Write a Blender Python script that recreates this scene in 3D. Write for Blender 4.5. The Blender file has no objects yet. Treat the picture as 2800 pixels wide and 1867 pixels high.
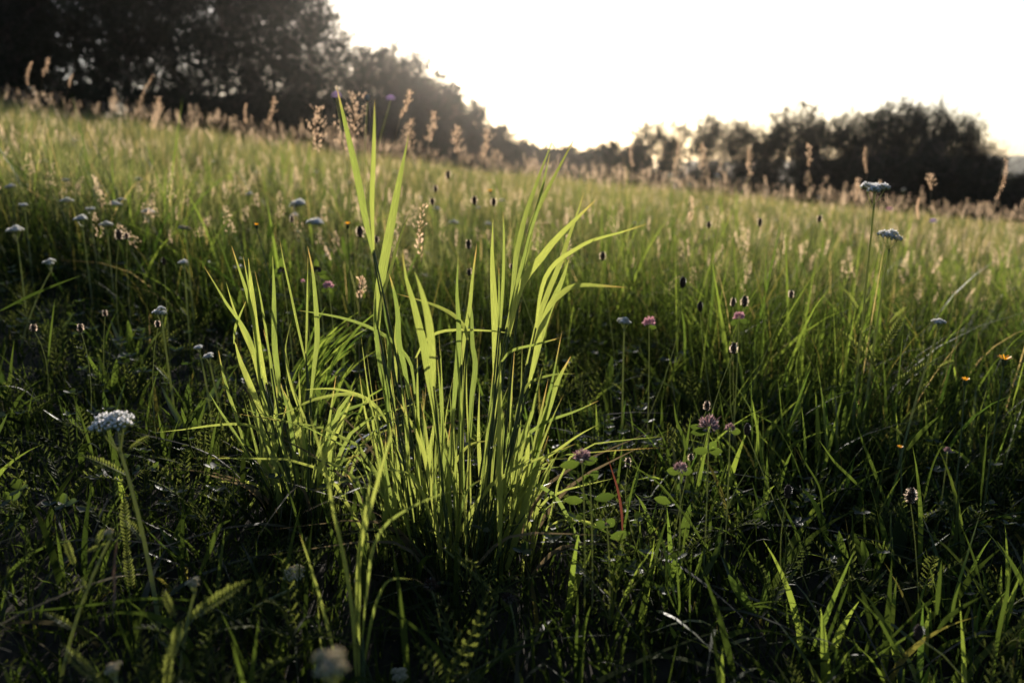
import bpy, math, random
import numpy as np
from mathutils import Vector

# ------------------------------------------------------------------ camera
R = math.radians
sc = bpy.context.scene
COL = sc.collection
PITCH = 12.5
CAM_Z = 0.65
FPX = 2800 * 18.0 / 23.6            # focal length in source pixels
cam_d = bpy.data.cameras.new('camera')
cam = bpy.data.objects.new('camera', cam_d)
COL.objects.link(cam)
cam.location = (0, 0, CAM_Z)
cam.rotation_euler = (R(90 - PITCH), 0, 0)
cam_d.sensor_width = 23.6
cam_d.lens = 18.0
cam_d.clip_start = 0.05
cam_d.clip_end = 6000
cam_d.dof.use_dof = True
cam_d.dof.focus_distance = 1.3
cam_d.dof.aperture_fstop = 2.0
cam_d.dof.aperture_blades = 0
sc.camera = cam

# ------------------------------------------------------------------ sky and sun
SUN_EL, SUN_AZ = 13.5, -1.0
w = bpy.data.worlds.new('World')
sc.world = w
w.use_nodes = True
nt = w.node_tree
nt.nodes.clear()
wo = nt.nodes.new('ShaderNodeOutputWorld')
bg = nt.nodes.new('ShaderNodeBackground')
sky = nt.nodes.new('ShaderNodeTexSky')
sky.sky_type = 'NISHITA'
sky.sun_disc = False
sky.sun_elevation = R(SUN_EL)
sky.sun_rotation = R(SUN_AZ)
sky.altitude = 0
sky.air_density = 0.72
sky.dust_density = 1.5
sky.ozone_density = 1.6
bg.inputs['Strength'].default_value = 0.085
nt.links.new(sky.outputs[0], bg.inputs[0])
nt.links.new(bg.outputs[0], wo.inputs[0])

sun_d = bpy.data.lights.new('sun', 'SUN')
sun = bpy.data.objects.new('sun', sun_d)
COL.objects.link(sun)
sun_d.energy = 5.0
sun_d.angle = R(0.5)
sun_d.color = (1.0, 0.86, 0.72)
sd = Vector((math.sin(R(SUN_AZ)) * math.cos(R(SUN_EL)), math.cos(R(SUN_AZ)) * math.cos(R(SUN_EL)), math.sin(R(SUN_EL))))
sun.rotation_euler = (-sd).to_track_quat('-Z', 'Y').to_euler()

sc.view_settings.view_transform = 'Standard'
sc.view_settings.look = 'None'
sc.view_settings.gamma = 1.0
sc.view_settings.use_curve_mapping = False
sc.view_settings.exposure = 1.0
sc.render.engine = 'CYCLES'
sc.cycles.use_denoising = True
sc.cycles.max_bounces = 6
sc.cycles.diffuse_bounces = 2
sc.cycles.glossy_bounces = 2
sc.cycles.transmission_bounces = 4
sc.cycles.volume_bounces = 0
sc.cycles.caustics_reflective = False
sc.cycles.caustics_refractive = False

HAZE = 0.00022
HAZE_G = 0.93
RS = np.random.RandomState(11)
random.seed(7)
NOCOL = bpy.data.collections.new('unused')

# ------------------------------------------------------------------ helpers
def ground(x, y):
    x = np.asarray(x, float); y = np.asarray(y, float)
    z = -5.0 * np.tanh(x / 50.0) + 0.045 * np.clip(-x - 1.5, 0, 40) + 0.010 * np.minimum(y, 24)
    d = np.clip(y - 19, 0, 38)
    z = z - 0.0022 * d ** 2
    z = z - 0.167 * np.clip(y - 57, 0, 60)
    return z + 0.012 * np.sin(x * 1.3 + 0.5) * np.sin(y * 1.1)

def gz(x, y):
    return float(ground(x, y))

cp, sp = math.cos(R(PITCH)), math.sin(R(PITCH))
def ray(px, py):
    a = (px - 1400) / FPX; b = (933.5 - py) / FPX
    return Vector((a, b * sp + cp, b * cp - sp))

def P(px, py, Y):
    d = ray(px, py)
    return Vector((0, 0, CAM_Z)) + d * (Y / d.y)

def at_height(px, py, h, ymax=17.0):
    """the point of this ray that is h above the meadow"""
    d = ray(px, py)
    prev = 0.4
    y = 0.4
    while y < ymax:
        p = Vector((0, 0, CAM_Z)) + d * (y / d.y)
        if p.z - gz(p.x, p.y) < h:
            return p
        y *= 1.02
    return Vector((0, 0, CAM_Z)) + d * (ymax / d.y)

def make_mesh(name, V, F, tint=None, uv=None, smooth=False):
    """V (n,3); F a list of (m,k) index arrays"""
    me = bpy.data.meshes.new(name)
    V = np.asarray(V, np.float32)
    me.vertices.add(len(V))
    me.vertices.foreach_set('co', V.ravel())
    F = [np.asarray(f, np.int32) for f in F if len(f)]
    loops = np.concatenate([f.ravel() for f in F])
    tot = np.concatenate([np.full(len(f), f.shape[1], np.int32) for f in F])
    start = np.concatenate([[0], np.cumsum(tot)[:-1]]).astype(np.int32)
    me.loops.add(len(loops))
    me.loops.foreach_set('vertex_index', loops)
    me.polygons.add(len(tot))
    me.polygons.foreach_set('loop_start', start)
    me.polygons.foreach_set('loop_total', tot)
    if smooth:
        me.polygons.foreach_set('use_smooth', np.ones(len(tot), bool))
    me.update(calc_edges=True)
    if tint is not None:
        a = me.attributes.new('tint', 'FLOAT', 'POINT')
        a.data.foreach_set('value', np.asarray(tint, np.float32))
    if uv is not None:
        l = me.uv_layers.new(name='UVMap')
        l.data.foreach_set('uv', np.asarray(uv, np.float32)[loops].ravel())
    return me

def put(name, me, mat, parent=None, **props):
    o = bpy.data.objects.new(name, me)
    COL.objects.link(o)
    if mat is not None and not me.materials:
        me.materials.append(mat)
    o.parent = parent
    for k, v in props.items():
        o[k] = v
    return o

def thing(name, label, cat, loc, group=None, rz=0.0, s=1.0):
    o = bpy.data.objects.new(name, None)
    o.empty_display_size = 0.05
    COL.objects.link(o)
    o.location = loc
    o.rotation_euler = (0, 0, rz)
    o.scale = (s, s, s)
    o['label'] = label
    o['category'] = cat
    o['kind'] = 'thing'
    if group:
        o['group'] = group
    return o

def copy_thing(src, label, loc, rz=0.0, s=1.0, tilt=(0, 0), group=None):
    r = src.copy(); COL.objects.link(r)
    r.location = loc; r.rotation_euler = (tilt[0], tilt[1], rz); r.scale = (s, s, s) if not isinstance(s, tuple) else s
    r['label'] = label
    if group: r['group'] = group
    for ch in src.children:
        c = ch.copy(); COL.objects.link(c); c.parent = r
        for g in ch.children:
            q = g.copy(); COL.objects.link(q); q.parent = c
    return r

# ------------------------------------------------------------------ materials
def new_mat(name):
    m = bpy.data.materials.new(name)
    m.use_nodes = True
    m.node_tree.nodes.clear()
    return m, m.node_tree

def leaf_mat(name, dark, light, trans=0.5, gloss=0.08, rough=0.4, tcol=None, noise=0.0, stripes=False, straw=None, back=None):
    """thin plant tissue: reflects on one side, lets light through to the other"""
    m, t = new_mat(name)
    N = t.nodes.new; L = t.links.new
    out = N('ShaderNodeOutputMaterial')
    at = N('ShaderNodeAttribute'); at.attribute_name = 'tint'
    ramp = N('ShaderNodeValToRGB')
    ramp.color_ramp.elements[0].color = (*dark, 1); ramp.color_ramp.elements[0].position = 0
    ramp.color_ramp.elements[1].color = (*light, 1); ramp.color_ramp.elements[1].position = 0.85
    if straw:
        e = ramp.color_ramp.elements.new(0.93); e.color = (*straw, 1)
    L(at.outputs['Fac'], ramp.inputs[0])
    col = ramp.outputs[0]
    if stripes:
        uv = N('ShaderNodeUVMap')
        mp = N('ShaderNodeMapping'); mp.inputs['Scale'].default_value = (9, 1.2, 1)
        L(uv.outputs[0], mp.inputs[0])
        nz = N('ShaderNodeTexNoise'); nz.inputs['Scale'].default_value = 2.5; nz.inputs['Detail'].default_value = 3
        L(mp.outputs[0], nz.inputs['Vector'])
        mr = N('ShaderNodeMapRange'); mr.inputs['From Min'].default_value = 0.3; mr.inputs['From Max'].default_value = 0.7
        mr.inputs['To Min'].default_value = 0.62; mr.inputs['To Max'].default_value = 1.22
        L(nz.outputs[0], mr.inputs[0])
        vm = N('ShaderNodeVectorMath'); vm.operation = 'SCALE'
        L(col, vm.inputs[0]); L(mr.outputs[0], vm.inputs['Scale'])
        col = vm.outputs[0]
        # dry straw tips, further down on some leaves than on others, and a paler midrib
        sx = N('ShaderNodeSeparateXYZ'); L(uv.outputs[0], sx.inputs[0])
        oi = N('ShaderNodeObjectInfo')
        n2 = N('ShaderNodeTexNoise'); n2.inputs['Scale'].default_value = 3.0
        L(uv.outputs[0], n2.inputs['Vector'])
        a1 = N('ShaderNodeMath'); a1.operation = 'MULTIPLY_ADD'; a1.inputs[1].default_value = 1.3; L(oi.outputs['Random'], a1.inputs[0]); L(sx.outputs['Y'], a1.inputs[2])
        a2 = N('ShaderNodeMath'); a2.operation = 'ADD'; L(a1.outputs[0], a2.inputs[0]); L(n2.outputs[0], a2.inputs[1])
        tip = N('ShaderNodeMapRange'); tip.inputs['From Min'].default_value = 6.5; tip.inputs['From Max'].default_value = 7.3
        L(a2.outputs[0], tip.inputs[0])
        mxc = N('ShaderNodeMix'); mxc.data_type = 'RGBA'; mxc.inputs['B'].default_value = (0.15, 0.105, 0.05, 1)
        L(tip.outputs[0], mxc.inputs['Factor']); L(col, mxc.inputs['A'])
        col = mxc.outputs['Result']
    elif noise:
        tc = N('ShaderNodeTexCoord')
        nz = N('ShaderNodeTexNoise'); nz.inputs['Scale'].default_value = noise
        L(tc.outputs['Object'], nz.inputs['Vector'])
        mr = N('ShaderNodeMapRange'); mr.inputs['To Min'].default_value = 0.6; mr.inputs['To Max'].default_value = 1.4
        L(nz.outputs[0], mr.inputs[0])
        vm = N('ShaderNodeVectorMath'); vm.operation = 'SCALE'
        L(col, vm.inputs[0]); L(mr.outputs[0], vm.inputs['Scale'])
        col = vm.outputs[0]
    dif = N('ShaderNodeBsdfDiffuse'); L(col, dif.inputs[0])
    tr = N('ShaderNodeBsdfTranslucent')
    if tcol:
        mx = N('ShaderNodeVectorMath'); mx.operation = 'MULTIPLY'
        L(col, mx.inputs[0]); mx.inputs[1].default_value = tcol
        L(mx.outputs[0], tr.inputs[0])
    else:
        L(col, tr.inputs[0])
    m1 = N('ShaderNodeMixShader'); m1.inputs[0].default_value = trans
    L(dif.outputs[0], m1.inputs[1]); L(tr.outputs[0], m1.inputs[2])
    gl = N('ShaderNodeBsdfGlossy'); gl.inputs['Roughness'].default_value = rough
    gl.inputs[0].default_value = (0.9, 0.95, 1.0, 1)
    fr = N('ShaderNodeFresnel'); fr.inputs[0].default_value = 1.42
    mm = N('ShaderNodeMath'); mm.operation = 'MULTIPLY'; mm.inputs[1].default_value = gloss * 10
    L(fr.outputs[0], mm.inputs[0])
    m2 = N('ShaderNodeMixShader')
    L(mm.outputs[0], m2.inputs[0]); L(m1.outputs[0], m2.inputs[1]); L(gl.outputs[0], m2.inputs[2])
    L(m2.outputs[0], out.inputs[0])
    return m

TC = (2.9, 2.9, 1.5)
M = {}
M['grass'] = leaf_mat('meadow_grass', (0.010, 0.018, 0.008), (0.094, 0.101, 0.042), 0.55, 0.004, 0.45, (3.0, 2.95, 2.2), straw=(0.19, 0.15, 0.075))
M['near'] = leaf_mat('near_grass_shaded', (0.005, 0.009, 0.004), (0.026, 0.036, 0.012), 0.42, 0.002, 0.5, (3.3, 3.6, 1.5), straw=(0.06, 0.052, 0.024))  # foreground shade put into the colour: darker, less translucent than the meadow grass
M['lush'] = leaf_mat('lush_grass', (0.020, 0.036, 0.010), (0.078, 0.098, 0.028), 0.55, 0.003, 0.45, (3.0, 3.2, 1.5))
M['blade'] = leaf_mat('tall_blade', (0.046, 0.068, 0.022), (0.106, 0.124, 0.040), 0.58, 0.025, 0.35, (3.2, 3.15, 1.9), stripes=True)
M['stem'] = leaf_mat('green_stem', (0.04, 0.06, 0.02), (0.08, 0.10, 0.035), 0.15, 0.04, 0.4)
M['stemhair'] = leaf_mat('hairy_stem', (0.15, 0.17, 0.085), (0.24, 0.26, 0.13), 0.5, 0.02, 0.5, (2.0, 2.0, 1.4))
M['feather'] = leaf_mat('feathery_leaf', (0.028, 0.040, 0.016), (0.070, 0.084, 0.028), 0.5, 0.001, 0.5, (2.4, 2.4, 1.3))
M['yleaf'] = leaf_mat('yarrow_leaf', (0.060, 0.080, 0.030), (0.100, 0.120, 0.040), 0.55, 0.004, 0.5, (2.6, 2.5, 1.5))
M['forb'] = leaf_mat('forb_leaf', (0.014, 0.024, 0.010), (0.034, 0.050, 0.016), 0.5, 0.004, 0.5, (2.8, 2.9, 1.2))
M['seed'] = leaf_mat('seed_head', (0.33, 0.265, 0.185), (0.52, 0.43, 0.32), 0.68, 0.01, 0.6, (1.9, 1.75, 1.6))
M['straw'] = leaf_mat('straw_stem', (0.12, 0.12, 0.05), (0.20, 0.17, 0.09), 0.3, 0.03, 0.5, (1.5, 1.5, 1.5))
M['petal'] = leaf_mat('white_petal', (0.72, 0.72, 0.71), (0.86, 0.86, 0.85), 0.50, 0.01, 0.6)
M['bud'] = leaf_mat('cream_bud', (0.55, 0.50, 0.38), (0.72, 0.66, 0.54), 0.5, 0.01, 0.6, (1.4, 1.3, 1.1))
M['brown'] = leaf_mat('brown_head', (0.035, 0.020, 0.013), (0.07, 0.042, 0.027), 0.1, 0.02, 0.6)
M['halo'] = leaf_mat('stamens', (0.55, 0.44, 0.32), (0.75, 0.62, 0.48), 0.65, 0.01, 0.6, (1.3, 1.3, 1.3))
M['clover'] = leaf_mat('clover_floret', (0.11, 0.07, 0.06), (0.34, 0.25, 0.24), 0.4, 0.02, 0.6, (1.5, 1.3, 1.4))
M['pink'] = leaf_mat('pink_floret', (0.40, 0.20, 0.24), (0.62, 0.40, 0.43), 0.45, 0.01, 0.6, (1.3, 1.2, 1.2))
M['lilac'] = leaf_mat('lilac_petal', (0.32, 0.24, 0.42), (0.48, 0.38, 0.55), 0.5, 0.01, 0.6, (1.3, 1.2, 1.3))
M['yellow'] = leaf_mat('yellow_petal', (0.62, 0.30, 0.02), (0.75, 0.42, 0.03), 0.5, 0.01, 0.6, (1.3, 1.2, 1.0))
M['red'] = leaf_mat('red_blade', (0.07, 0.022, 0.018), (0.10, 0.035, 0.022), 0.5, 0.05, 0.4, (1.8, 1.6, 1.2))
M['dead'] = leaf_mat('dead_leaf', (0.085, 0.068, 0.040), (0.13, 0.105, 0.06), 0.4, 0.003, 0.5, (1.4, 1.35, 1.2))
M['rust'] = leaf_mat('rusty_blade', (0.085, 0.052, 0.028), (0.12, 0.075, 0.038), 0.4, 0.03, 0.5, (1.5, 1.4, 1.2))
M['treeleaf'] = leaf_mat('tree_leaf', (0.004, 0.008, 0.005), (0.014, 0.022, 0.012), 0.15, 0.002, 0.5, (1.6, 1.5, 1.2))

def solid_mat(name, c1, c2, scale, rough=0.9, bump=0.3):
    m, t = new_mat(name)
    N = t.nodes.new; L = t.links.new
    out = N('ShaderNodeOutputMaterial'); b = N('ShaderNodeBsdfPrincipled')
    tc = N('ShaderNodeTexCoord'); nz = N('ShaderNodeTexNoise')
    nz.inputs['Scale'].default_value = scale; nz.inputs['Detail'].default_value = 6
    L(tc.outputs['Object'], nz.inputs['Vector'])
    r = N('ShaderNodeValToRGB')
    r.color_ramp.elements[0].position = 0.35; r.color_ramp.elements[0].color = (*c1, 1)
    r.color_ramp.elements[1].position = 0.68; r.color_ramp.elements[1].color = (*c2, 1)
    L(nz.outputs[0], r.inputs[0]); L(r.outputs[0], b.inputs['Base Color'])
    b.inputs['Roughness'].default_value = rough
    b.inputs['Specular IOR Level'].default_value = 0.2
    bp = N('ShaderNodeBump'); bp.inputs['Strength'].default_value = bump
    L(nz.outputs[0], bp.inputs['Height']); L(bp.outputs[0], b.inputs['Normal'])
    L(b.outputs[0], out.inputs[0])
    return m
M['soil'] = solid_mat('soil', (0.008, 0.009, 0.005), (0.022, 0.020, 0.012), 30)
M['hill'] = solid_mat('wooded_hill', (0.020, 0.034, 0.016), (0.045, 0.060, 0.028), 0.05)
M['bark'] = solid_mat('bark', (0.030, 0.024, 0.018), (0.07, 0.058, 0.045), 8)

# ------------------------------------------------------------------ terrain
def build_ground():
    xs = np.concatenate([-np.geomspace(1400, 30, 22), np.linspace(-28, 28, 60), np.geomspace(30, 1400, 22)])
    ys = np.concatenate([-np.geomspace(400, 5, 10), np.linspace(-4, 60, 90), np.geomspace(62, 3500, 30)])
    X, Y = np.meshgrid(xs, ys)
    Z = ground(X, Y)
    V = np.stack([X, Y, Z], -1).reshape(-1, 3)
    n, m_ = len(xs), len(ys)
    i = np.arange(n - 1)[None, :] + n * np.arange(m_ - 1)[:, None]
    F = np.stack([i, i + 1, i + n + 1, i + n], -1).reshape(-1, 4)
    put('ground', make_mesh('ground', V, [F], smooth=True), M['soil'], kind='structure')
build_ground()

def build_hills():
    # a wooded ridge far off on the right, its skyline uneven with tree tops
    n, k = 260, 14
    ang = np.linspace(R(12), R(60), n)
    V = []
    for j in range(k):
        f = j / (k - 1)
        d = 800 + 500 * f
        prof = math.sin(f * math.pi * 0.5)
        nz = np.zeros(n)
        rs = np.random.RandomState(5 + j)
        base = 34 * prof * (1 + 0.10 * np.sin(ang * 9) - 0.35 * np.clip((R(27) - ang) / R(12), 0, 1))
        base += (rs.rand(n) * 3.0 + np.sin(ang * 260) * 1.2) * prof
        V.append(np.stack([np.sin(ang) * d, np.cos(ang) * d, -16 + base], -1))
    V = np.concatenate(V)
    i = np.arange(n - 1)[None, :] + n * np.arange(k - 1)[:, None]
    F = np.stack([i, i + 1, i + n + 1, i + n], -1).reshape(-1, 4)
    put('hills', make_mesh('hills', V, [F]), M['hill'], kind='structure')
build_hills()

# ------------------------------------------------------------------ mass grass
def grass_arrays(x, y, h, wd, bend, segs, tint, rs, base_z=0.0):
    n = len(x)
    z = ground(x, y) + base_z - 0.01
    base = np.stack([x, y, z], -1)
    th = rs.rand(n) * 2 * np.pi
    d = np.stack([np.cos(th), np.sin(th), np.zeros(n)], -1)
    ph = rs.rand(n) * 2 * np.pi
    side = np.stack([np.cos(ph), np.sin(ph), np.zeros(n)], -1)
    lean0 = rs.rand(n)[:, None] * 0.25
    V = np.zeros((n, segs * 2 + 1, 3))
    for k in range(segs + 1):
        t = k / segs
        horiz = d * ((lean0 * t + bend[:, None] * t ** 2.2) * h[:, None])
        up = h[:, None] * t * (1 - 0.42 * np.minimum(bend[:, None], 1.4) * t ** 1.6)
        c = base + horiz + np.array([0, 0, 1.0]) * up
        wk = wd * (1 - t ** 1.7) * 0.5 * (0.7 + 0.6 * min(t * 2, 1))
        if k < segs:
            V[:, 2 * k] = c - side * wk[:, None]
            V[:, 2 * k + 1] = c + side * wk[:, None]
        else:
            V[:, 2 * segs] = c
    nv = segs * 2 + 1
    off = (np.arange(n) * nv)[:, None]
    Q = []
    for k in range(segs - 1):
        Q.append(off + np.array([2 * k, 2 * k + 1, 2 * k + 3, 2 * k + 2])[None])
    Q = np.concatenate(Q) if Q else np.zeros((0, 4), int)
    T = off + np.array([2 * segs - 2, 2 * segs - 1, 2 * segs])[None]
    return V.reshape(-1, 3), Q, T, np.repeat(tint, nv)

def wedge(n, y0, y1, rs, power=1.0, margin=1.0):
    """points in the strip of meadow the lens (and a step to either side) can see"""
    y = y0 + (y1 - y0) * rs.rand(n * 2) ** power
    # density uniform in area: accept by width
    half = 0.70 * y + margin
    keep = rs.rand(n * 2) < half / half.max()
    y = y[keep][:n]
    half = 0.70 * y + margin
    x = (rs.rand(len(y)) * 2 - 1) * half
    return x, y

def smooth_noise(x, y, sc_=1.0):
    return (np.sin(x * 2.1 * sc_ + 1.3 * np.sin(y * 1.7 * sc_)) + np.sin(y * 2.7 * sc_ + 2 * np.sin(x * 1.1 * sc_ + 1)) + np.sin((x + y) * 4.3 * sc_)) / 3

def canopy(x, y):
    # a low hollow round the camera; the tall sward begins two to three metres off, sooner on the right
    edge = 2.45 - 0.75 / (1 + np.exp(-(x / y - 0.22) * 9)) + 0.22 * np.sin(x * 3.1 + 1) + 0.12 * np.sin(x * 7.7)
    edge = edge - 0.35 * np.exp(-((x + 0.05) / 0.35) ** 2)
    f = 1 / (1 + np.exp(-(y - edge) / 0.16))
    low = np.interp(y, [0.4, 1.0, 2.5], [0.060, 0.085, 0.11])
    high = np.interp(y, [1.5, 3.0, 6.0, 30], [0.29, 0.36, 0.38, 0.36])
    return low + (high - low) * f

def grass_band(name, n, y0, y1, segs, wscale, seed, mat, bendmax=0.9, hmul=1.0, straw=0.06, clump=False, right=False, cap=None):
    rs = np.random.RandomState(seed)
    x, y = wedge(n, y0, y1, rs)
    if clump:       # tussocks of broader leaves with open gaps between them, thicker on the right
        k_ = np.sin(x * 7.3 + 2 * np.sin(y * 3.1)) * np.sin(y * 6.1 + 1.7 * np.sin(x * 4.3 + 2)) + 0.35 * rs.randn(len(x))
        keep = k_ > 0.42 - 0.35 * np.clip(x / y * 2, -0.6, 0.8)
        if right: keep &= (x > 0.18 + .1 * rs.randn(len(x))) | (rs.rand(len(x)) < .10)
        x, y = x[keep], y[keep]
    m_ = len(x)
    h = canopy(x, y) * (0.34 + 0.92 * rs.rand(m_) ** 1.5) * (1 + 0.30 * smooth_noise(x, y) + 0.14 * np.sin(x * 11 + 3 * np.sin(y * 7)) * np.sin(y * 9 + 1) + 0.36 * smooth_noise(x * 0.9 + 3, y * 0.55, 1.0)) * hmul
    if cap: h = np.minimum(h, cap * (.55 + .45 * rs.rand(m_)))
    if right: h = np.minimum(h, 0.16 + 0.16 * rs.rand(m_))
    wd = (0.0022 + 0.0036 * rs.rand(m_)) * wscale
    bend = bendmax * rs.rand(m_) ** 1.6
    t = np.clip(0.45 + 0.25 * smooth_noise(x * 0.6, y * 0.6) + 0.31 * rs.randn(m_), 0, 0.84)
    t = np.where(rs.rand(m_) < straw, 0.95, t)
    V, Q, T, tt = grass_arrays(x, y, h, wd, bend, segs, t, rs)
    put(name, make_mesh(name, V, [Q, T], tt), mat, kind='stuff',
        label='dense green and straw coloured meadow grass covering the slope', category='grass')

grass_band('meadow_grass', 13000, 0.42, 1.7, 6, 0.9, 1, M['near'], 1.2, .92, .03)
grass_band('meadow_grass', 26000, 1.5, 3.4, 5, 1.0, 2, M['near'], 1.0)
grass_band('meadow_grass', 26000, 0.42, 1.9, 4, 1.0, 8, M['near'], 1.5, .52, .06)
grass_band('meadow_grass', 4000, 1.8, 12.0, 6, .62, 9, M['grass'], 1.1, 1.4, .35)
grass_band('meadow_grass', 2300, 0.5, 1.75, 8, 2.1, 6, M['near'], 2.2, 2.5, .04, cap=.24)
grass_band('meadow_grass', 16000, 1.35, 6.5, 6, 2.1, 7, M['lush'], 0.7, 1.22, .01, clump=True)
grass_band('meadow_grass', 5200, 0.75, 2.1, 7, 2.4, 10, M['lush'], 1.2, 2.0, .02, clump=True, right=True)
grass_band('meadow_grass', 60000, 3.2, 8.0, 4, 1.25, 3, M['grass'], 0.9)
grass_band('meadow_grass', 85000, 7.5, 16.0, 3, 2.0, 4, M['grass'], 0.8, straw=0.12)
grass_band('meadow_grass', 90000, 15.0, 32.0, 2, 3.4, 5, M['grass'], 0.7, straw=0.2)

# merge many transformed copies of a template into arrays
def scatter_template(tv, tf, n, x, y, z, yaw, scale, rs, tilt=None, tinttv=None):
    c, s = np.cos(yaw), np.sin(yaw)
    v = tv[None] * scale[:, None, None]
    if tilt is not None:
        ct, st = np.cos(tilt)[:, None], np.sin(tilt)[:, None]
        vy = v[:, :, 1] * ct - v[:, :, 2] * st
        vz = v[:, :, 1] * st + v[:, :, 2] * ct
        v = np.stack([v[:, :, 0], vy, vz], -1)
    X = v[:, :, 0] * c[:, None] - v[:, :, 1] * s[:, None] + x[:, None]
    Y = v[:, :, 0] * s[:, None] + v[:, :, 1] * c[:, None] + y[:, None]
    Z = v[:, :, 2] + z[:, None]
    V = np.stack([X, Y, Z], -1).reshape(-1, 3)
    off = (np.arange(n) * len(tv))[:, None, None]
    F = [(f[None] + off).reshape(-1, f.shape[1]) for f in tf]
    return V, F

class Geo:
    """collects small shapes into one mesh"""
    def __init__(s): s.V = []; s.F = {3: [], 4: []}; s.n = 0; s.T = []
    def add(s, V, F, tint=0.5):
        V = np.asarray(V, float)
        for f in F: s.F[len(f)].append([i + s.n for i in f])
        s.V.append(V); s.n += len(V)
        s.T.append(np.full(len(V), tint) if np.isscalar(tint) else np.asarray(tint))
    def leaf(s, base, tip, width, nrm, tint=0.5, belly=0.45):
        b = np.array(base, float); t = np.array(tip, float); n = np.array(nrm, float)
        ax = t - b; sd_ = np.cross(ax, n); l = np.linalg.norm(sd_)
        sd_ = sd_ / (l if l > 1e-9 else 1) * width / 2
        m1 = b + ax * belly
        s.add([b, m1 - sd_, t, m1 + sd_], [(0, 1, 2, 3)], tint)
    def oval(s, base, tip, width, nrm, tint=0.5, cup=0.15):
        b = np.array(base, float); t = np.array(tip, float); n = np.array(nrm, float); n = n / (np.linalg.norm(n) + 1e-9)
        ax = t - b; sd_ = np.cross(ax, n); L_ = np.linalg.norm(ax)
        sd_ = sd_ / (np.linalg.norm(sd_) + 1e-9) * width / 2
        pts = [b]; pr = [(.15, .55), (.4, .98), (.7, .85), (.9, .42)]
        for f, w_ in pr:
            c = b + ax * f - n * L_ * cup * math.sin(f * math.pi) * 0.3
            pts += [c - sd_ * w_ + n * width * cup * w_, c, c + sd_ * w_ + n * width * cup * w_]
        pts.append(t)
        F = [(0, 1, 2), (0, 2, 3)]
        for k in range(3):
            a = 1 + 3 * k
            F += [(a, a + 3, a + 4, a + 1), (a + 1, a + 4, a + 5, a + 2)]
        F += [(10, 13, 11), (11, 13, 12)]
        s.add(pts, F, tint)
    def tube(s, pts, r0, r1, k=5, tint=0.5):
        pts = [np.array(p, float) for p in pts]
        n = len(pts); V = []
        for i, p in enumerate(pts):
            tg = pts[min(i + 1, n - 1)] - pts[max(i - 1, 0)]
            tg /= np.linalg.norm(tg) + 1e-9
            a = np.cross(tg, [0.3, 0.95, 0.1]); a /= np.linalg.norm(a) + 1e-9
            b = np.cross(tg, a)
            r = r0 + (r1 - r0) * i / (n - 1)
            for j in range(k):
                th = 2 * math.pi * j / k
                V.append(p + r * (math.cos(th) * a + math.sin(th) * b))
        F = []
        for i in range(n - 1):
            for j in range(k):
                F.append((i * k + j, i * k + (j + 1) % k, (i + 1) * k + (j + 1) % k, (i + 1) * k + j))
        s.add(V, F, tint)
    def ball(s, c, r, squash=1.0, tint=0.5, ax=None):
        c = np.array(c, float)
        V = [(0, 0, squash), (0, 0, -squash)]
        for j in range(5):
            th = 2 * math.pi * j / 5
            V.append((math.cos(th) * .88, math.sin(th) * .88, .45 * squash))
        for j in range(5):
            th = 2 * math.pi * (j + .5) / 5
            V.append((math.cos(th) * .88, math.sin(th) * .88, -.45 * squash))
        V = np.array(V) * r + c
        F = []
        for j in range(5):
            a, b = 2 + j, 2 + (j + 1) % 5; d, e = 7 + j, 7 + (j + 1) % 5
            F += [(0, a, b), (a, d, b), (b, d, e), (1, e, d)]
        s.add(V, F, tint)
    def mesh(s, name, smooth=False):
        return make_mesh(name, np.concatenate(s.V), [np.array(s.F[k]) for k in (3, 4) if s.F[k]], np.concatenate(s.T), smooth=smooth)
    def arrays(s):
        return np.concatenate(s.V), [np.array(s.F[k]) for k in (3, 4) if s.F[k]], np.concatenate(s.T)

def bez(p0, p1, p2, n):
    p0, p1, p2 = map(np.array, (p0, p1, p2))
    return [(1 - t) ** 2 * p0 + 2 * t * (1 - t) * p1 + t * t * p2 for t in np.linspace(0, 1, n)]

def feather(g, base, tip, width, up, rs, tint=0.5, pairs=13, droop=0.15):
    """a yarrow leaf: a rib with toothed leaflets down both sides"""
    base = np.array(base, float); tip = np.array(tip, float)
    L_ = np.linalg.norm(tip - base)
    ctrl = (base + tip) / 2 + np.array(up) * L_ * droop
    pts = bez(base, ctrl, tip, pairs + 2)
    g.tube(pts[::2] if len(pts) % 2 else pts, L_ * 0.010 + .0003, L_ * 0.004 + .0002, 3, tint)
    for i in range(1, len(pts) - 1):
        t = i / (len(pts) - 1)
        tg = pts[i + 1] - pts[i - 1]; tg /= np.linalg.norm(tg) + 1e-9
        sd_ = np.cross(tg, up); sd_ /= np.linalg.norm(sd_) + 1e-9
        wv = width / 2 * (math.sin(math.pi * min(1, t * 0.9 + 0.14)) ** 0.6) * (0.85 + .3 * rs.rand())
        for s_ in (-1, 1):
            d = sd_ * s_ * .86 + tg * 0.5 + np.array(up) * (0.30 + .3 * rs.rand())
            e = pts[i] + d * wv
            g.leaf(pts[i], e, wv * 0.22, up, tint, 0.6)
            for q, ff in ((0.45, .42), (0.72, .36)):
                m1 = pts[i] + d * wv * q
                g.leaf(m1, m1 + (tg * .8 + sd_ * s_ * .35) * wv * ff, wv * .16, up, tint, .6)
                g.leaf(m1, m1 + (-tg * .35 + sd_ * s_ * .6 + np.array(up) * .3) * wv * ff * .8, wv * .16, up, tint, .6)

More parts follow.
